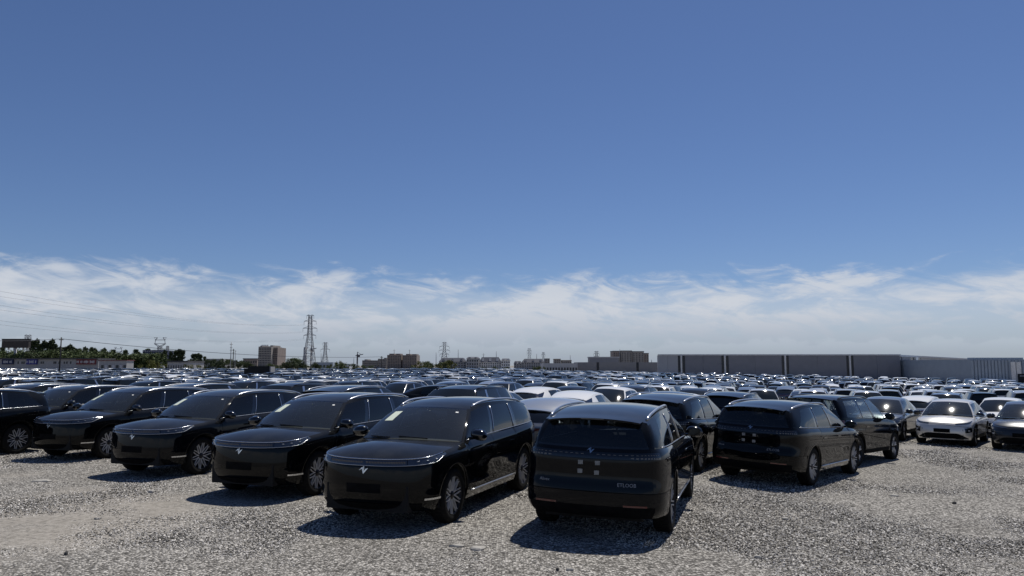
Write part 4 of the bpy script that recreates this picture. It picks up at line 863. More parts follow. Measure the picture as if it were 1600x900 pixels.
# long warehouse
YW = 205.0
def warehouse():
    x0, x1, x2, x3 = at(1028, 553, YW).x, at(1405, 553, YW).x, at(1494, 553, YW).x, at(1516, 553, YW).x
    zt = at(1200, 553.5, YW).z; o = root('warehouse', (x0, YW, -3.2)); H = zt + 3.2
    def slab(nm, xa, xb, ya, yb, za, zb, mat): return child(nm, MB().box(((xa + xb) / 2, (ya + yb) / 2, (za + zb) / 2), (xb - xa, yb - ya, zb - za)).mesh(nm, mat), o)
    X = lambda px: at(px, 553, YW).x - x0
    st = [1059, 1127, 1221, 1322]; ed = [1027] + st + [1406]; pan = 0
    for i in range(len(ed) - 1):
        a = X(ed[i]) + (0 if i == 0 else X(ed[i] + 11) - X(ed[i])); b = X(ed[i + 1]); mat = 'clad_grey' if i == 0 else 'clad_dark'
        n = max(2, int((b - a) / 6)); w_ = (b - a) / n
        for k in range(n): slab('wall_panel', a + k * w_ + .02, a + (k + 1) * w_ - .02, 0, .3, 0, H - .35, mat)
    for px in st:
        slab('window_strip', X(px), X(px + 3.6), .06, .3, 0, H - .35, 'win_dark'); slab('pilaster', X(px + 3.8), X(px + 6.2), -.35, .3, 0, H - .35, 'render_pale'); slab('window_strip', X(px + 6.4), X(px + 10.6), .06, .3, 0, H - .35, 'win_dark')
    child('core', MB().prism([(.5, .32), (X(1405) - .5, .32), (X(1405) - .5, 50), (13, 50)], 0, H - .6).mesh('core', 'clad_dark'), o); child('parapet', MB().prism([(-.1, -.25), (X(1405) + .3, -.25), (X(1405) + .3, 51), (13, 51)], H - .35, H).mesh('parapet', 'white_trim'), o)
    tag(o, 'long low dark grey warehouse with paired window strips and pale pilasters', 'warehouse')
    # receding wing
    p, q = Vector((x1, YW, -3.2)), Vector((at(1522, 561, 330).x, 330., -3.2)); L = (q - p).length; ang = math.atan2(q.y - p.y, q.x - p.x); o = root('warehouse_wing', p); o.rotation_euler.z = ang
    def s2(nm, xa, xb, ya, yb, za, zb, mat): return child(nm, MB().box(((xa + xb) / 2, (ya + yb) / 2, (za + zb) / 2), (xb - xa, yb - ya, zb - za)).mesh(nm, mat), o)
    H2 = H - .15
    def par(px):   # distance along the wing seen at px
        r = (px - 800) / F_PX; d = (q - p).normalized(); return (r * p.y - p.x) / (d.x - r * d.y)
    for a, b, mt in ((1407, 1420, 'clad_dark'), (1436, 1465, 'clad_grey'), (1465.3, 1493, 'clad_grey'), (1493.5, 1515, 'clad_pale')): s2('wall_panel', par(a), par(b), .0, .3, 0, H2 - .5, mt)
    for a, b, mt, yy in ((1420.2, 1426, 'win_dark', .08), (1426.2, 1429.8, 'render_pale', -.4), (1430, 1435.8, 'win_dark', .08)): s2('window_strip' if mt == 'win_dark' else 'pilaster', par(a), par(b), yy, .3, 0, H2 - .5, mt)
    s2('core', .3, par(1515), .32, 40, 0, H2 - .6, 'clad_grey'); s2('eaves', 0, par(1515) + .3, -.3, 41, H2 - .5, H2, 'clad_pale'); tag(o, 'paler wing of the warehouse running away past its corner', 'warehouse')
    # ribbed shed beyond
    Y3 = 175.; a, b = at(1517, 561.5, Y3), at(1640, 563, Y3); o = root('ribbed_shed', (a.x, Y3, -3.2)); wd, H3 = b.x - a.x, a.z + 3.2
    def s3(nm, xa, xb, ya, yb, za, zb, mat): return child(nm, MB().box(((xa + xb) / 2, (ya + yb) / 2, (za + zb) / 2), (xb - xa, yb - ya, zb - za)).mesh(nm, mat), o)
    s3('core', 0, wd, .2, 60, 0, H3 - .02, 'clad_blue')
    for k in range(int(wd / .8)): s3('cladding_rib', k * .8, k * .8 + .5, 0, .2, 0, H3 - .2, 'clad_blue')
    for px in (1578, 1586.5): s3('loading_door', at(px, 561, Y3).x - a.x, at(px + 7, 561, Y3).x - a.x, -.25, 0, .6, H3 - .6, 'render_pale')
    for k in range(11): s3('roof_vent', 1 + k * 1.15, 1.5 + k * 1.15, 1, 3, H3, H3 + .42, 'clad_blue')
    s3('ledge', 0, wd * .42, -3.5, 0, .0, 1.7, 'render_pale')
    tag(o, 'blue grey ribbed metal shed with two pale loading doors and roof vents', 'shed')
    o = root('lot_sign', (at(1598, 584, 120).x, 120, float(gz(80, 120)))); zz = at(1598, 584, 120).z - float(gz(80, 120)); child('board', MB().box((0, 0, zz - .9), (1.6, .15, 1.8)).mesh('board', 'truck_dark'), o); child('post', MB().box((0, .15, zz / 2 - .5), (.15, .12, zz - 1)).mesh('post', 'pole_dark'), o)
    child('lettering', MB().box((-.2, -.09, zz - .35), (.7, .02, .12)).mesh('lettering', 'letter_pale'), o); tag(o, 'dark sign board standing before the ribbed shed at the picture edge', 'sign')
warehouse()
face_block('low_warehouse', 903, 1027, 566, 300, 20, 'clad_brown', 'low grey warehouse joined on beside the long dark one', 'warehouse', 1, 2, None, wfrac=(.06, 1.), win_y=(0, 1))
face_block('factory_hall', 921, 967, 559.0, 380, 8, 'clad_dark', 'dark grey factory hall rising behind the low grey warehouse', 'factory', 0, 0, 'clad_grey')
face_block('goods_shed', 849, 902.5, 567.5, 290, 30, 'clad_grey', 'low pale goods shed with small dark openings along its foot', 'shed', 1, 12, None, wfrac=(.6, .5), win_y=(.1, .75))
TB = 'tower blocks beyond the warehouse'
for px0, px1, yt, mt, lab, n in ((958, 969, 549, 'brick_red', 'reddish tower block, leftmost of the group above the low warehouse', 3), (970.5, 987, 548.6, 'brick_tan', 'widest tan tower block of the group above the low warehouse', 4), (988, 1006, 549.6, 'brick_tan', 'striped tan tower block beside the widest one', 4), (1006.5, 1013.5, 552.5, 'brick_red', 'narrow lower tower block next to the warehouse corner', 2)):
    face_block('tower_block', px0, px1, yt, 620, 18, mt, lab, 'building', 9, n, 'roof_slate', TB, wfrac=(.34, .5))
def mansard(px0, px1, yt, ye, Y, lab, cols, mt='render_pale', floors=3):
    o, wd, H = face_block('office_building', px0, px1, ye, Y, 16, mt, lab, 'building', floors, cols, None, 'dark roofed office buildings', wfrac=(.5, .55)); rh = at(px0, yt, Y).z - at(px0, ye, Y).z; i = min(2.5, wd * .12)
    V = [(-wd / 2 - .3, -.4, H), (wd / 2 + .3, -.4, H), (wd / 2 + .3, 16.4, H), (-wd / 2 - .3, 16.4, H), (-wd / 2 + i, 2.2, H + rh), (wd / 2 - i, 2.2, H + rh), (wd / 2 - i, 14, H + rh), (-wd / 2 + i, 14, H + rh)]
    child('roof', mesh_np('roof', V, [(0, 1, 5, 4), (1, 2, 6, 5), (2, 3, 7, 6), (3, 0, 4, 7), (4, 5, 6, 7)], ['roof_slate'], None, False), o)
    for k in range(max(2, cols // 3)): c = child('dormer', MB().box((0, 1.1, H + rh * .45), (1.4, 2., rh * .6)).mesh('dormer', mt), o); c.location.x = (k + .5) / max(2, cols // 3) * wd - wd / 2
mansard(686, 728, 559, 565, 470, 'grey office building with slate roof partly behind the green willow', 10, 'concrete_wall')
mansard(729, 748, 557.5, 560, 460, 'upright end office building with slate roof at the gap between offices', 5, 'concrete_wall')
mansard(748.5, 783, 558, 566, 465, 'long office building with deep slate roof and pale ground floors', 10)
mansard(783.5, 797, 560, 563, 460, 'pale gable office building closing the slate-roofed group', 4)
mansard(803, 815, 564, 568, 520, 'small low slate-roofed building before the crenellated roof', 3, 'concrete_wall')
mansard(815.5, 851, 560.5, 566, 520, 'slate-roofed building with a crenellated ridge of chimneys', 10, 'concrete_wall')
for k in range(10): pass
face_block('apartment_block', 851.5, 859, 560, 525, 15, 'brick_tan', 'narrow tan stair tower at the end of the crenellated roof', 'building', 5, 2, None, wfrac=(.4, .5))
face_block('apartment_block', 866, 876, 561.5, 640, 15, 'brick_tan', 'small tan apartment block standing alone above the goods shed', 'building', 5, 3, 'brick_red', wfrac=(.4, .5))
face_block('apartment_block', 878, 893, 563.5, 640, 15, 'brick_tan', 'low wide tan apartment block above the goods shed roof', 'building', 3, 5, 'brick_red', wfrac=(.4, .5))
def stepped(name, px0, px1, yt, Y, mat, lab, floors, cols, bumps, depth=20, yaw=0.):
    o, wd, H = face_block(name, px0, px1, yt, Y, depth, mat, lab, 'building', floors, cols, None, 'brick apartment towers', wfrac=(.5, .5), yaw=yaw)
    for (a, b, h) in bumps: child('roof_house', MB().box(((a + b) / 2 * wd, depth / 2, H + h / 2), ((b - a) * wd, depth * .7, h)).mesh('roof_house', mat), o)
    return o, wd, H
stepped('apartment_tower', 404, 424, 541.5, 430, 'brick_tan', 'square tan apartment tower with white rooftop letters', 9, 8, [(.28, .5, .8), (-.5, -.36, .6)])
o_ = face_block('apartment_tower', 424.2, 434, 543, 434, 16, 'brick_red', 'darker wing joined to the square tan apartment tower', 'building', 9, 4, None, 'brick apartment towers', wfrac=(.5, .5))
a = at(407, 541, 429.5); b = at(418, 539.6, 429.5); o = root('rooftop_sign', a)
for k in range(4): child('letter', MB().box((1 + k * 1.05, 0, .45), (.7, .15, .75)).mesh('letter', 'letter_pale'), o)
tag(o, 'white letters along the roof of the square tan tower', 'sign')
stepped('apartment_tower', 605, 627, 554.5, 560, 'brick_red', 'red brick tower, first of the twin pair with roof houses', 8, 8, [(-.4, -.05, 1.), (.1, .38, 1.)])
stepped('apartment_tower', 629, 651, 554.8, 560, 'brick_red', 'red brick tower, second of the twin pair, beside the willow', 8, 8, [(-.3, 0, .9), (.15, .45, .8)])
stepped('apartment_terrace', 566, 590, 563, 600, 'brick_tan', 'long low tan apartment terrace beyond the crane', 4, 12, [(-.4, -.2, .8)])
stepped('apartment_terrace', 590.5, 604.5, 560.5, 600, 'brick_tan', 'taller tan terrace end touching the twin towers', 5, 6, [(.1, .4, .8)])
face_block('site_office', 223, 252, 547, 330, 12, 'sign_navy', 'dark blue glass fronted block rising out of the treeline', 'building', 2, 9, None, wfrac=(.6, .35), win='letter_pale', win_y=(.80, 1.))
face_block('far_shed', 262, 293, 566, 260, 14, 'concrete_wall', 'low grey shed between the yellow-green bushes', 'shed', 1, 8, 'shed_roof', wfrac=(.3, .5))
face_block('far_building', 318, 345, 560.5, 480, 20, 'concrete_wall', 'hazy grey building half sunk in the far trees', 'building', 2, 8, None, wfrac=(.5, .4))
face_block('far_building', 380, 402, 561, 500, 20, 'brick_red', 'dim reddish building at the foot of the square tower', 'building', 2, 6, 'roof_slate', wfrac=(.5, .4))
face_block('industrial_hall', 488, 520, 566, 480, 30, 'clad_blue', 'pale blue industrial hall behind the pylon feet', 'hall', 1, 6, None, wfrac=(.5, .3))
face_block('industrial_hall', 535, 546, 570, 420, 20, 'clad_pale', 'small pale hall between the two bushes', 'hall', 1, 3, 'clad_blue', wfrac=(.5, .3))
# white sheds with signs
def sheds():
    Y = 225.; x0 = at(-12, 560, Y).x; zt = at(0, 559.5, Y).z; o = root('shop_row', (x0, Y, -1.2)); H = zt + 1.2; X = lambda p: at(p, 560, Y).x - x0; Zp = lambda p: at(0, p, Y).z + 1.2
    def sl(nm, a, b, ya, yb, za, zb, mt): return child(nm, MB().box(((a + b) / 2, (ya + yb) / 2, (za + zb) / 2), (b - a, yb - ya, zb - za)).mesh(nm, mt), o)
    sl('wall', 0, X(154), 0, 9, 0, H - .35, 'shed_white'); sl('roof', -.5, X(155), -.8, 9.5, H - .35, H, 'shed_roof')
    for p0, p1, mt in ((5, 22.5, 'sign_navy'), (43, 59.5, 'sign_blue'), (121, 131, 'sign_red'), (132, 151, 'sign_red')):
        b = sl('sign_board', X(p0), X(p1), -.5, -.05, Zp(569.5), Zp(561.2), mt); n = int((p1 - p0) / 2)
        for k in range(n):
            if (k * 7 + int(p0)) % 5 == 0: continue
            child('sign_letter', MB().box((X(p0 + 1.4 + k * 1.9), -.55, Zp(565.4)), (.24, .04, .55 + .15 * (k % 3))).mesh('sign_letter', 'letter_pale'), b)
    for p in (28, 34, 37, 64, 67, 84, 86.5, 92, 100, 104, 110): sl('window', X(p), X(p + 2.0), -.06, .0, Zp(568.5), Zp(564.8), 'win_dark')
    tag(o, 'row of low white shops with blue and red sign boards', 'building')
    o = root('site_cabin', (at(155, 565, 215).x, 215, -1.2)); wd = at(198, 565, 215).x - at(155, 565, 215).x; H = at(160, 563.5, 215).z + 1.2
    child('wall', MB().box((wd / 2, 2, H / 2), (wd, 4, H)).mesh('wall', 'concrete_wall'), o); child('roof', MB().box((wd / 2, 2, H + .1), (wd + .4, 4.6, .2)).mesh('roof', 'sign_red'), o)
    for k in range(7): child('window', MB().box((1 + k * wd / 7.4, -.04, H * .62), (.7, .1, 1.1)).mesh('window', 'letter_pale' if k % 2 else 'win_dark'), o)
    tag(o, 'grey site cabin with thin red roof past the shop row', 'cabin')
sheds()
def billboard():
    Y = 262.; a, b = at(5, 530.5, Y), at(46, 543.5, Y); o = root('billboard', ((a.x + b.x) / 2, Y, 0)); wd, H = b.x - a.x, a.z - b.z
    child('panel', MB().box((0, 0, b.z + H / 2), (wd, 1.2, H)).mesh('panel', 'sign_brown'), o); child('frame', MB().box((0, .1, a.z + .1), (wd + .4, 1.3, .3)).mesh('frame', 'pole_dark'), o)
    child('pole', MB().tube([(-.4, .4, -1.3), (-.4, .4, b.z)], .45, 8).mesh('pole', 'letter_pale'), o)
    for x in (-3, -1, 2.2, 3.6): child('brace', MB().box((x, .7, b.z - .35), (.5, .5, .7)).mesh('brace', 'letter_pale'), o)
    tag(o, 'large dark billboard on a pale pole above the trees', 'billboard')
billboard()
# lattice pylons
def pylon(px, ytop, Y, ybase, arms, lab, wb=5.0, wt=.9, cat_head=False, mat='galvanised', grp='lattice power pylons along the horizon', r=.12):
    top = at(px, ytop, Y); zb = at(px, ybase, Y).z if ybase else -1.; H = top.z - zb; o = root('power_pylon', (top.x, Y, zb)); m = MB()
    hw = lambda t: max(wt / 2, wb / 2 * (1 - t / .62) + wt * .75 * t / .62) if t < .62 else wt * .75 + (wt * .5 - wt * .75) * (t - .62) / .38; ts = np.linspace(0, .985, 11); Hb = H * (.72 if cat_head else 1)
    for sx in (-1, 1):
        for sy in (-1, 1): m.tube([(sx * hw(t), sy * hw(t), t * Hb) for t in ts], r * 1.3, 4)
    for i in range(len(ts) - 1):
        a, b = hw(ts[i]), hw(ts[i + 1]); z0, z1 = ts[i] * Hb, ts[i + 1] * Hb
        for sg in (-1, 1):
            m.tube([(-a, sg * a, z0), (b, sg * b, z1)], r * .7, 3); m.tube([(a, sg * a, z0), (-b, sg * b, z1)], r * .7, 3); m.tube([(sg * a, -a, z0), (sg * b, b, z1)], r * .7, 3); m.tube([(sg * a, a, z0), (sg * b, -b, z1)], r * .7, 3); m.tube([(-b, sg * b, z1), (b, sg * b, z1)], r * .7, 3)
    child('lattice_mast', m.mesh('lattice_mast', mat), o); tips = []
    if cat_head:
        m = MB(); W = H * .17
        for sg in (-1, 1): m.tube([(0, 0, Hb), (sg * W, 0, H * .80), (sg * W * .9, 0, H * .92), (sg * W * .55, 0, H)], r * 2., 4); m.tube([(sg * W * .9, 0, H * .92), (sg * W * 1.2, 0, H), (sg * W * .55, 0, H)], r * 1.5, 4); m.tube([(sg * .4, 0, Hb * .94), (sg * W * 1.15, 0, H * .80)], r * 1.5, 4)
        m.tube([(-W * .9, 0, H * .92), (W * .9, 0, H * .92)], r * 1.6, 4); m.tube([(-W * 1.15, 0, H * .80), (W * 1.15, 0, H * .80)], r * 1.4, 4); child('head_frame', m.mesh('head_frame', mat), o)
    for (ya, half) in arms:
        z = at(px, ya, Y).z - zb; hx = half / F_PX * Y; tw = hw(min(1, z / H))
        for sg in (-1, 1):
            m = MB(); m.tube([(sg * tw * .8, 0, z + hx * .30), (sg * hx, 0, z)], r, 4); m.tube([(sg * tw * .8, 0, z), (sg * hx, 0, z)], r, 4)
            for q in (.4, .7): m.tube([(sg * (tw + (hx - tw) * q), 0, z), (sg * (tw + (hx - tw) * q), 0, z + hx * .30 * (1 - q))], r * .6, 3)
            ar = child('cross_arm', m.mesh('cross_arm', mat), o); child('insulator', MB().tube([(sg * hx, 0, z), (sg * hx, 0, z - 1.9)], .09, 5).mesh('insulator', mat), ar); tips.append(Vector((top.x + sg * hx, Y, zb + z - 1.9)))
    tag(o, lab, 'pylon', grp); return tips, o
tips, main_pylon = pylon(485, 491.5, 420, 578, [(493, 5.5), (502, 9.5), (513, 11), (524, 9.5)], 'tallest lattice pylon with four pairs of cross arms near the tan tower', 7.0, 1.5, r=.14)
pylon(508.5, 534.5, 560, 578, [(536, 4), (541, 3.5), (546, 7)], 'second pylon standing just behind the tallest one', 6.0, 1.2)
pylon(694.5, 534, 560, 572, [(535.5, 3.5), (541.5, 7.5), (547.5, 8.5), (553.5, 7)], 'pylon rising between the twin brick towers and the offices', 6.5, 1.3)
pylon(827, 544, 700, 572, [(545, 2.5), (548, 3.5), (552, 3.5)], 'slim pylon above the crenellated slate roof', 5, 1.3)
pylon(849, 550, 700, 572, [(551, 2), (554, 3)], 'smallest pylon above the stair tower roof', 3, .9)
pylon(932, 548.5, 650, 572, [(549.5, 3.5), (553, 4.5), (557, 4)], 'pylon above the dark factory hall', 4.5, 1.3)
pylon(250.5, 527.5, 420, 575, [], 'cat-eared pylon with a forked head above the treeline', 4.5, 1.6, True)
pylon(262, 540, 600, 575, [(541.5, 2.5), (546, 2.5)], 'faint narrow pylon next to the cat-eared one', 4, 1.1)
pylon(185, 542.5, 560, 575, [], 'low forked pylon head just clearing the trees', 5, 1.6, True)
pylon(44, 523, 420, 575, [(524, 5.5)], 'flat-topped pylon behind the large billboard', 5, 1.5)
def cable(name, P0, P1, sag, r, lab, grp, n=22):
    t = np.linspace(0, 1, n)[:, None]; P = np.array(P0)[None] * (1 - t) + np.array(P1)[None] * t; P[:, 2] -= 4 * sag * (t * (1 - t))[:, 0]
    tag(link(name, MB().tube(P, r, 4).mesh(name, 'wire')), lab, 'cable', grp)
HVL = ['upper', 'upper middle', 'middle', 'lower middle', 'lower', 'lowest']
for k, (ti, y0) in enumerate(((tips[2], 433), (tips[3], 442), (tips[4], 456), (tips[5], 464), (tips[6], 481), (tips[7], 488))):
    P1 = at(-40, y0 - 7, 170); d = P1 - ti; P2 = ti + d * 1.25; cable('power_cable', tuple(ti), tuple(P2), 5.0, .024, f'{HVL[k]} power line sagging from the tallest pylon across the cloudy sky', 'high voltage lines to the tallest pylon', 30)
def pole(px, yt, Y, yb, r, lab, arms=(), name='utility_pole', mat='pole_dark'):
    t = at(px, yt, Y); zb = float(gz(t.x, Y)) - .2 if yb is None else at(px, yb, Y).z; o = root(name, (t.x, Y, zb)); H = t.z - zb; child('pole', MB().tube([(0, 0, 0), (0, 0, H)], [r, r * .75], 6).mesh('pole', mat), o)
    for z, w_ in arms: child('cross_arm', MB().box((0, 0, H - z), (w_, .12, .14)).mesh('cross_arm', mat), o)
    tag(o, lab, 'pole', 'poles and masts along the horizon'); return Vector((t.x, Y, t.z))
p1 = pole(96, 527, 150, None, .17, 'dark wooden pole before the white shop row', [(.5, .9)])
p2 = pole(596.5, 556.5, 240, None, .2, 'dark short pole before the tan terrace', [(.4, 1.)])
cable('overhead_cable', tuple(p1 - Vector((0, 0, .3))), tuple(p2 - Vector((0, 0, .2))), 1.4, .06, 'single cable strung from the wooden pole to the far short pole', 'overhead cables on poles')
cable('overhead_cable', tuple(p1 - Vector((0, 0, .3))), tuple(at(-160, 524, 110)), .6, .05, 'single cable leaving the wooden pole toward the billboard side', 'overhead cables on poles')
pole(361.5, 535, 230, None, .16, 'telecom mast with antenna drums, tallest of the mast trio', [(.6, .9), (1.6, .7), (2.4, .7)], 'telecom_mast', 'galvanised')
pole(365, 545, 220, None, .15, 'dark mast close beside the telecom mast', [(.4, .7), (1.2, .6)], 'telecom_mast')
pole(368, 547, 260, None, .12, 'thin grey mast, last of the mast trio', [(.4, .6), (1.3, .5)], 'telecom_mast', 'galvanised')
for px, yt, Y, lab in ((681.5, 551, 500, 'thin mast left of the pylon by the offices'), (716, 546, 520, 'grey mast over the willow and slate office roof'), (755.5, 552, 480, 'cross-armed pole in front of the long office building'), (775.5, 549, 520, 'grey mast above the office roof peak'), (616, 546, 610, 'cross-armed mast on the first twin tower'), (640, 546, 610, 'cross-armed mast on the second twin tower'), (838.5, 553, 690, 'thin mast beside the crenellated roof'), (891, 555, 690, 'thin mast above the low tan block'), (502, 552, 520, 'thin post between the two pylons'), (968.5, 545.5, 600, 'antenna on the widest tower block roof'), (1018, 562, 400, 'thin mast just before the warehouse corner'), (553, 558, 520, 'thin mast beside the tower crane')):
    pole(px, yt, Y, 575, .28 if Y > 560 else .22, lab, [(1., 2.)] if 'cross' in lab else (), 'mast', 'galvanised')
o = root('chimney', at(476, 578, 520)); hh = at(476, 542.5, 520).z - at(476, 578, 520).z; child('stack', MB().lathe([(0, 1.5), (hh * .5, 1.25), (hh, 1.05), (hh, .1)], (0, 0, 0), 'z', 12).mesh('stack', 'concrete_wall'), o); child('band', MB().lathe([(hh - 3, 1.12), (hh - 3, 1.2), (hh - 1.5, 1.2), (hh - 1.5, 1.1)], (0, 0, 0), 'z', 12).mesh('band', 'clad_pale'), o); tag(o, 'grey factory chimney right behind the tallest pylon', 'chimney')
def crane(px, yt, Y, jib, lab):
    t = at(px, yt, Y); b = at(px, 577, Y); o = root('tower_crane', b); H = t.z - b.z; s_ = Y / F_PX
    child('mast', MB().box((0, 0, H / 2), (.9, .9, H)).mesh('mast', 'crane_paint'), o); m = MB().tube([(-3 * s_, 0, H * .90), (jib * s_, 0, H * 1.0)], .35, 4); child('jib', m.mesh('jib', 'crane_paint'), o)
    child('cab', MB().box((.9, 0, H * .87), (1.6, 1.4, 1.6)).mesh('cab', 'crane_paint'), o); child('apex', MB().tube([(0, 0, H), (0, 0, H * 1.16)], .3, 4).mesh('apex', 'crane_paint'), o); child('tie', MB().tube([(0, 0, H * 1.15), (jib * .7 * s_, 0, H * .975)], .12, 3).mesh('tie', 'crane_paint'), o); tag(o, lab, 'crane', 'tower cranes')
crane(558, 553.5, 520, 9, 'tower crane beside the long tan terrace'); crane(485.5, 544, 560, 8, 'tower crane seen through the tallest pylon')
o = root('box_trailer', (at(410, 575, 128).x, 128, float(gz(-40, 128)))); child('box', MB().prism([(-2.0, -1.2), (1.6, -1.2), (1.6, 1.2), (-2.0, 1.2)], .9, 2.75).mesh('box', 'truck_dark'), o)
child('end_wall', MB().box((1.72, 0, 1.75), (.2, 2.3, 1.75)).mesh('end_wall', 'concrete_wall'), o); child('cab', MB().box((-2.4, 0, 1.5), (.7, 2.2, 1.7)).mesh('cab', 'truck_dark'), o)
for x in (-1.5, -.4, 1.0): child('wheel', MB().lathe([(-1.15, .1), (-1.15, .45), (-.85, .45), (-.85, .1)], (x, 0, .45), 'y', 12).mesh('wheel', 'rubber'), o)
tag(o, 'dark covered box trailer among the cars under the tan tower', 'trailer')
o = root('site_van', (at(245, 563, 245).x, 245, -.12)); child('body', MB().prism([(-2.4, -.9), (2.4, -.9), (2.4, .9), (-2.4, .9)], .5, 2.2).mesh('body', 'white_trim'), o); child('window', MB().box((1.3, -.92, 1.75), (1.5, .05, .6)).mesh('window', 'win_dark'), o)
for x in (-1.5, 1.5): child('wheel', MB().lathe([(-.95, .1), (-.95, .35), (-.75, .35), (-.75, .1)], (x, 0, .35), 'y', 10).mesh('wheel', 'rubber'), o)
tag(o, 'white van parked under the yellow-green bush', 'van')
# ------------------------------------------------------------------ trees
def leaf_mat(name, c):
    m = bpy.data.materials.new(name); m.use_nodes = True; t = m.node_tree; b = t.nodes['Principled BSDF']; g = t.nodes.new('ShaderNodeNewGeometry')
    t.links.new(ramp(g.outputs['Random Per Island'], [(0, tuple(x * .55 for x in c)), (.6, c), (1, tuple(min(1, x * 1.6) for x in c))], t, 'LINEAR'), b.inputs['Base Color']); b.inputs['Roughness'].default_value = .7; b.inputs['Specular IOR Level'].default_value = .2; MATS[name] = m
leaf_mat('leaf_dark', (.05, .068, .03)); leaf_mat('leaf_mid', (.082, .108, .04)); leaf_mat('leaf_yellow', (.10, .105, .022))
def tree_meshes(shape, seed, leaves):
    """unit tree 1 m high: tapered trunk with limbs, crown of leaf clumps"""
    r2 = np.random.RandomState(seed); m = MB(); m.tube([(0, 0, 0), (.006, 0, .3), (0, .006, .62), (0, 0, .93)], [.026, .02, .012, .003], 6); cl = []
    n = {'cone': 60, 'round': 26, 'bush': 24}[shape]
    for k in range(n):
        if shape == 'cone': z = .10 + .86 * r2.rand(); rad = .12 * (1 - ((z - .1) / .92) ** 1.4) + .012
        elif shape == 'round': z = .34 + .58 * r2.rand(); rad = .34 * math.sqrt(max(0.03, 1 - ((z - .60) / .40) ** 2))
        else: z = .12 + .74 * r2.rand(); rad = .52 * math.sqrt(max(.05, 1 - ((z - .38) / .60) ** 2))
        a = r2.rand() * 6.283; rr = rad * r2.rand() ** .5; c = np.array([rr * math.cos(a), rr * math.sin(a), z]); cl.append((c, (.040 if shape == 'cone' else .10) * (.7 + .6 * r2.rand())))
        if k % 3 == 0: m.tube([(0, 0, max(.08, z - .14)), tuple(c)], [.008, .003], 4, False)
    V, Fc = [], []
    for i in range(leaves):
        c, s_ = cl[r2.randint(n)]; p = c + r2.randn(3) * s_ * .55; d1, d2 = r2.randn(3), r2.randn(3); d1 /= np.linalg.norm(d1); d2 = np.cross(d1, d2); d2 /= np.linalg.norm(d2); q = (.019 if shape == 'cone' else .023) * (.6 + .8 * r2.rand())
        V += [p - d1 * q, p + d2 * q * .7, p + d1 * q, p - d2 * q * .7]; Fc.append((4 * i, 4 * i + 1, 4 * i + 2, 4 * i + 3))
    return m, (np.array(V), Fc)
TREES = {}
for shape, mats in (('cone', ('leaf_dark', 'leaf_mid')), ('round', ('leaf_mid', 'leaf_dark')), ('bush', ('leaf_yellow', 'leaf_mid'))):
    for mt in mats:
        for sd_ in range(2):
            tm, (LV, LF) = tree_meshes(shape, 10 * sd_ + len(shape) + len(mt), 3000); TREES[(shape, mt, sd_)] = (tm.mesh('trunk', 'bark'), mesh_np('crown', LV, LF, [mt], None, False))
t_rng = random.Random(5); TN = {'cone': 'slender pointed tree', 'round': 'round crowned tree', 'bush': 'low spreading bush'}; LN = {'leaf_dark': 'dark green', 'leaf_mid': 'mid green', 'leaf_yellow': 'yellow green'}
TREE_LIST = []
def add_tree(shape, mt, px, yt, Y, wid=1., grp='left'): TREE_LIST.append((shape, mt, px, yt, Y, wid))
for px, yt in ((52, 531), (57, 529), (64, 536), (71, 531), (77, 533), (81, 529), (87, 538), (103, 541), (109, 537), (115, 541), (124, 543), (133, 545), (143, 542), (161, 545), (196, 546), (216, 549), (258, 548), (267, 549), (275, 547), (281, 544), (286, 546), (301, 553), (305, 552), (310, 552), (314, 553), (320, 557), (348, 561), (4, 540), (-6, 538)): add_tree('cone', 'leaf_dark', px, yt + t_rng.uniform(-.8, .8), 330, 1.25)
for px, yt in ((3, 549), (14, 551), (26, 549), (38, 546), (52, 546), (66, 550), (80, 548), (94, 551), (106, 549), (117, 547), (129, 546), (141, 549), (152, 550), (164, 549), (176, 550), (188, 552), (202, 551), (213, 555), (227, 553), (240, 555), (300, 560), (330, 561), (342, 561), (357, 562), (373, 563), (388, 564), (448, 566), (456, 561), (462, 559), (470, 564), (495, 566), (424, 568), (666, 565)): add_tree('round', 'leaf_mid' if t_rng.random() < .65 else 'leaf_dark', px, yt, t_rng.uniform(285, 315), 1.25)
for k in range(26): add_tree('round', 'leaf_mid' if t_rng.random() < .75 else 'leaf_dark', -8 + k * 10.2 + t_rng.uniform(-3, 3), 549 + 3.5 * (k / 25) + t_rng.uniform(-2.5, 2.5), t_rng.uniform(262, 282), 1.45)
for k in range(14): add_tree('cone', 'leaf_dark', 92 + k * 15 + t_rng.uniform(-5, 5), 543 + 6 * (k / 13) + t_rng.uniform(-3, 3), 335, 1.4)
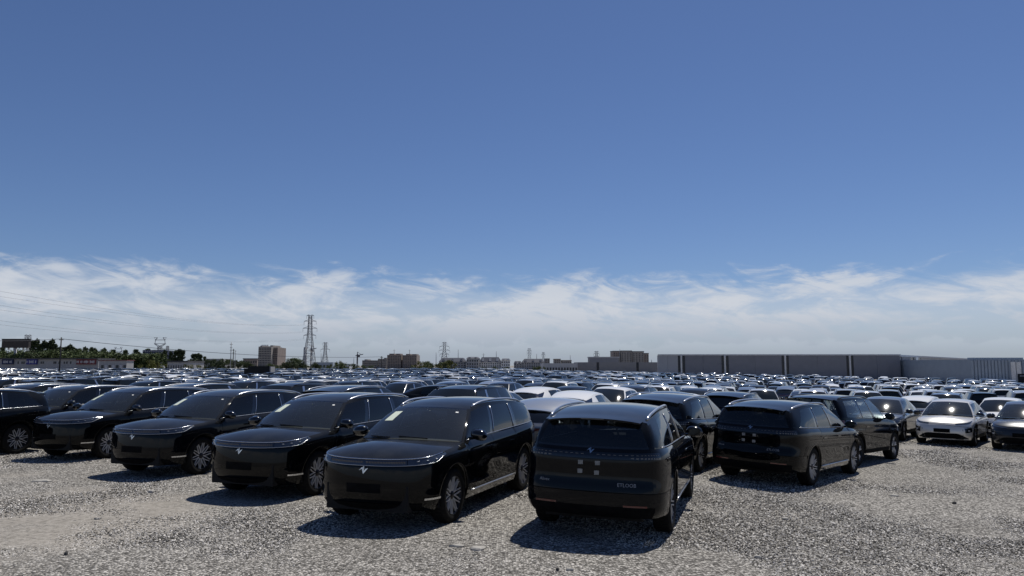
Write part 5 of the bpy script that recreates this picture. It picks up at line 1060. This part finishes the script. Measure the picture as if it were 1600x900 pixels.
for px, yt, Y, mt in ((234, 560, 235, 'leaf_yellow'), (247, 562, 233, 'leaf_yellow'), (294, 567, 225, 'leaf_yellow'), (309, 568, 225, 'leaf_yellow'), (526, 563, 270, 'leaf_yellow'), (532, 565, 268, 'leaf_mid'), (657, 562, 260, 'leaf_yellow'), (668, 566, 255, 'leaf_mid'), (681, 566, 255, 'leaf_yellow'), (694, 561, 265, 'leaf_mid'), (705, 561, 262, 'leaf_yellow'), (550, 567, 300, 'leaf_mid'), (566, 569, 300, 'leaf_mid'), (480, 568, 300, 'leaf_mid'), (438, 569, 290, 'leaf_mid'), (835, 572, 270, 'leaf_mid'), (845, 571, 270, 'leaf_mid'), (510, 570, 300, 'leaf_mid'), (580, 570, 310, 'leaf_mid'), (755, 572, 330, 'leaf_mid'), (772, 572, 330, 'leaf_mid'), (790, 572, 330, 'leaf_mid')): add_tree('bush', mt, px, yt, Y, 1.1)
cnt = {}
TREE_LIST.sort(key=lambda t: t[2])
for i, (shape, mt, px, yt, Y, wid) in enumerate(TREE_LIST):
    t = at(px, yt, Y); zb = -1.2; H = t.z - zb; me_t, me_c = TREES[(shape, mt, i % 2)]; key = (shape, mt); cnt[key] = cnt.get(key, 0) + 1
    o = root({'cone': 'poplar_tree', 'round': 'leafy_tree', 'bush': 'bush'}[shape], (t.x, Y, zb)); child('trunk', me_t, o); child('crown', me_c, o); o.scale = (H * wid, H * wid, H); o.rotation_euler.z = t_rng.uniform(0, 6.28)
    w_ords = ORD + 'twentieth twenty-first twenty-second twenty-third twenty-fourth twenty-fifth twenty-sixth twenty-seventh twenty-eighth twenty-ninth thirtieth thirty-first thirty-second thirty-third thirty-fourth thirty-fifth thirty-sixth thirty-seventh thirty-eighth thirty-ninth fortieth forty-first forty-second forty-third forty-fourth forty-fifth forty-sixth forty-seventh forty-eighth forty-ninth fiftieth'.split()
    tag(o, f'{LN[mt]} {TN[shape]} on the horizon, {w_ords[cnt[key]]} of its kind from the left', 'tree' if shape != 'bush' else 'bush', 'trees and bushes along the horizon')
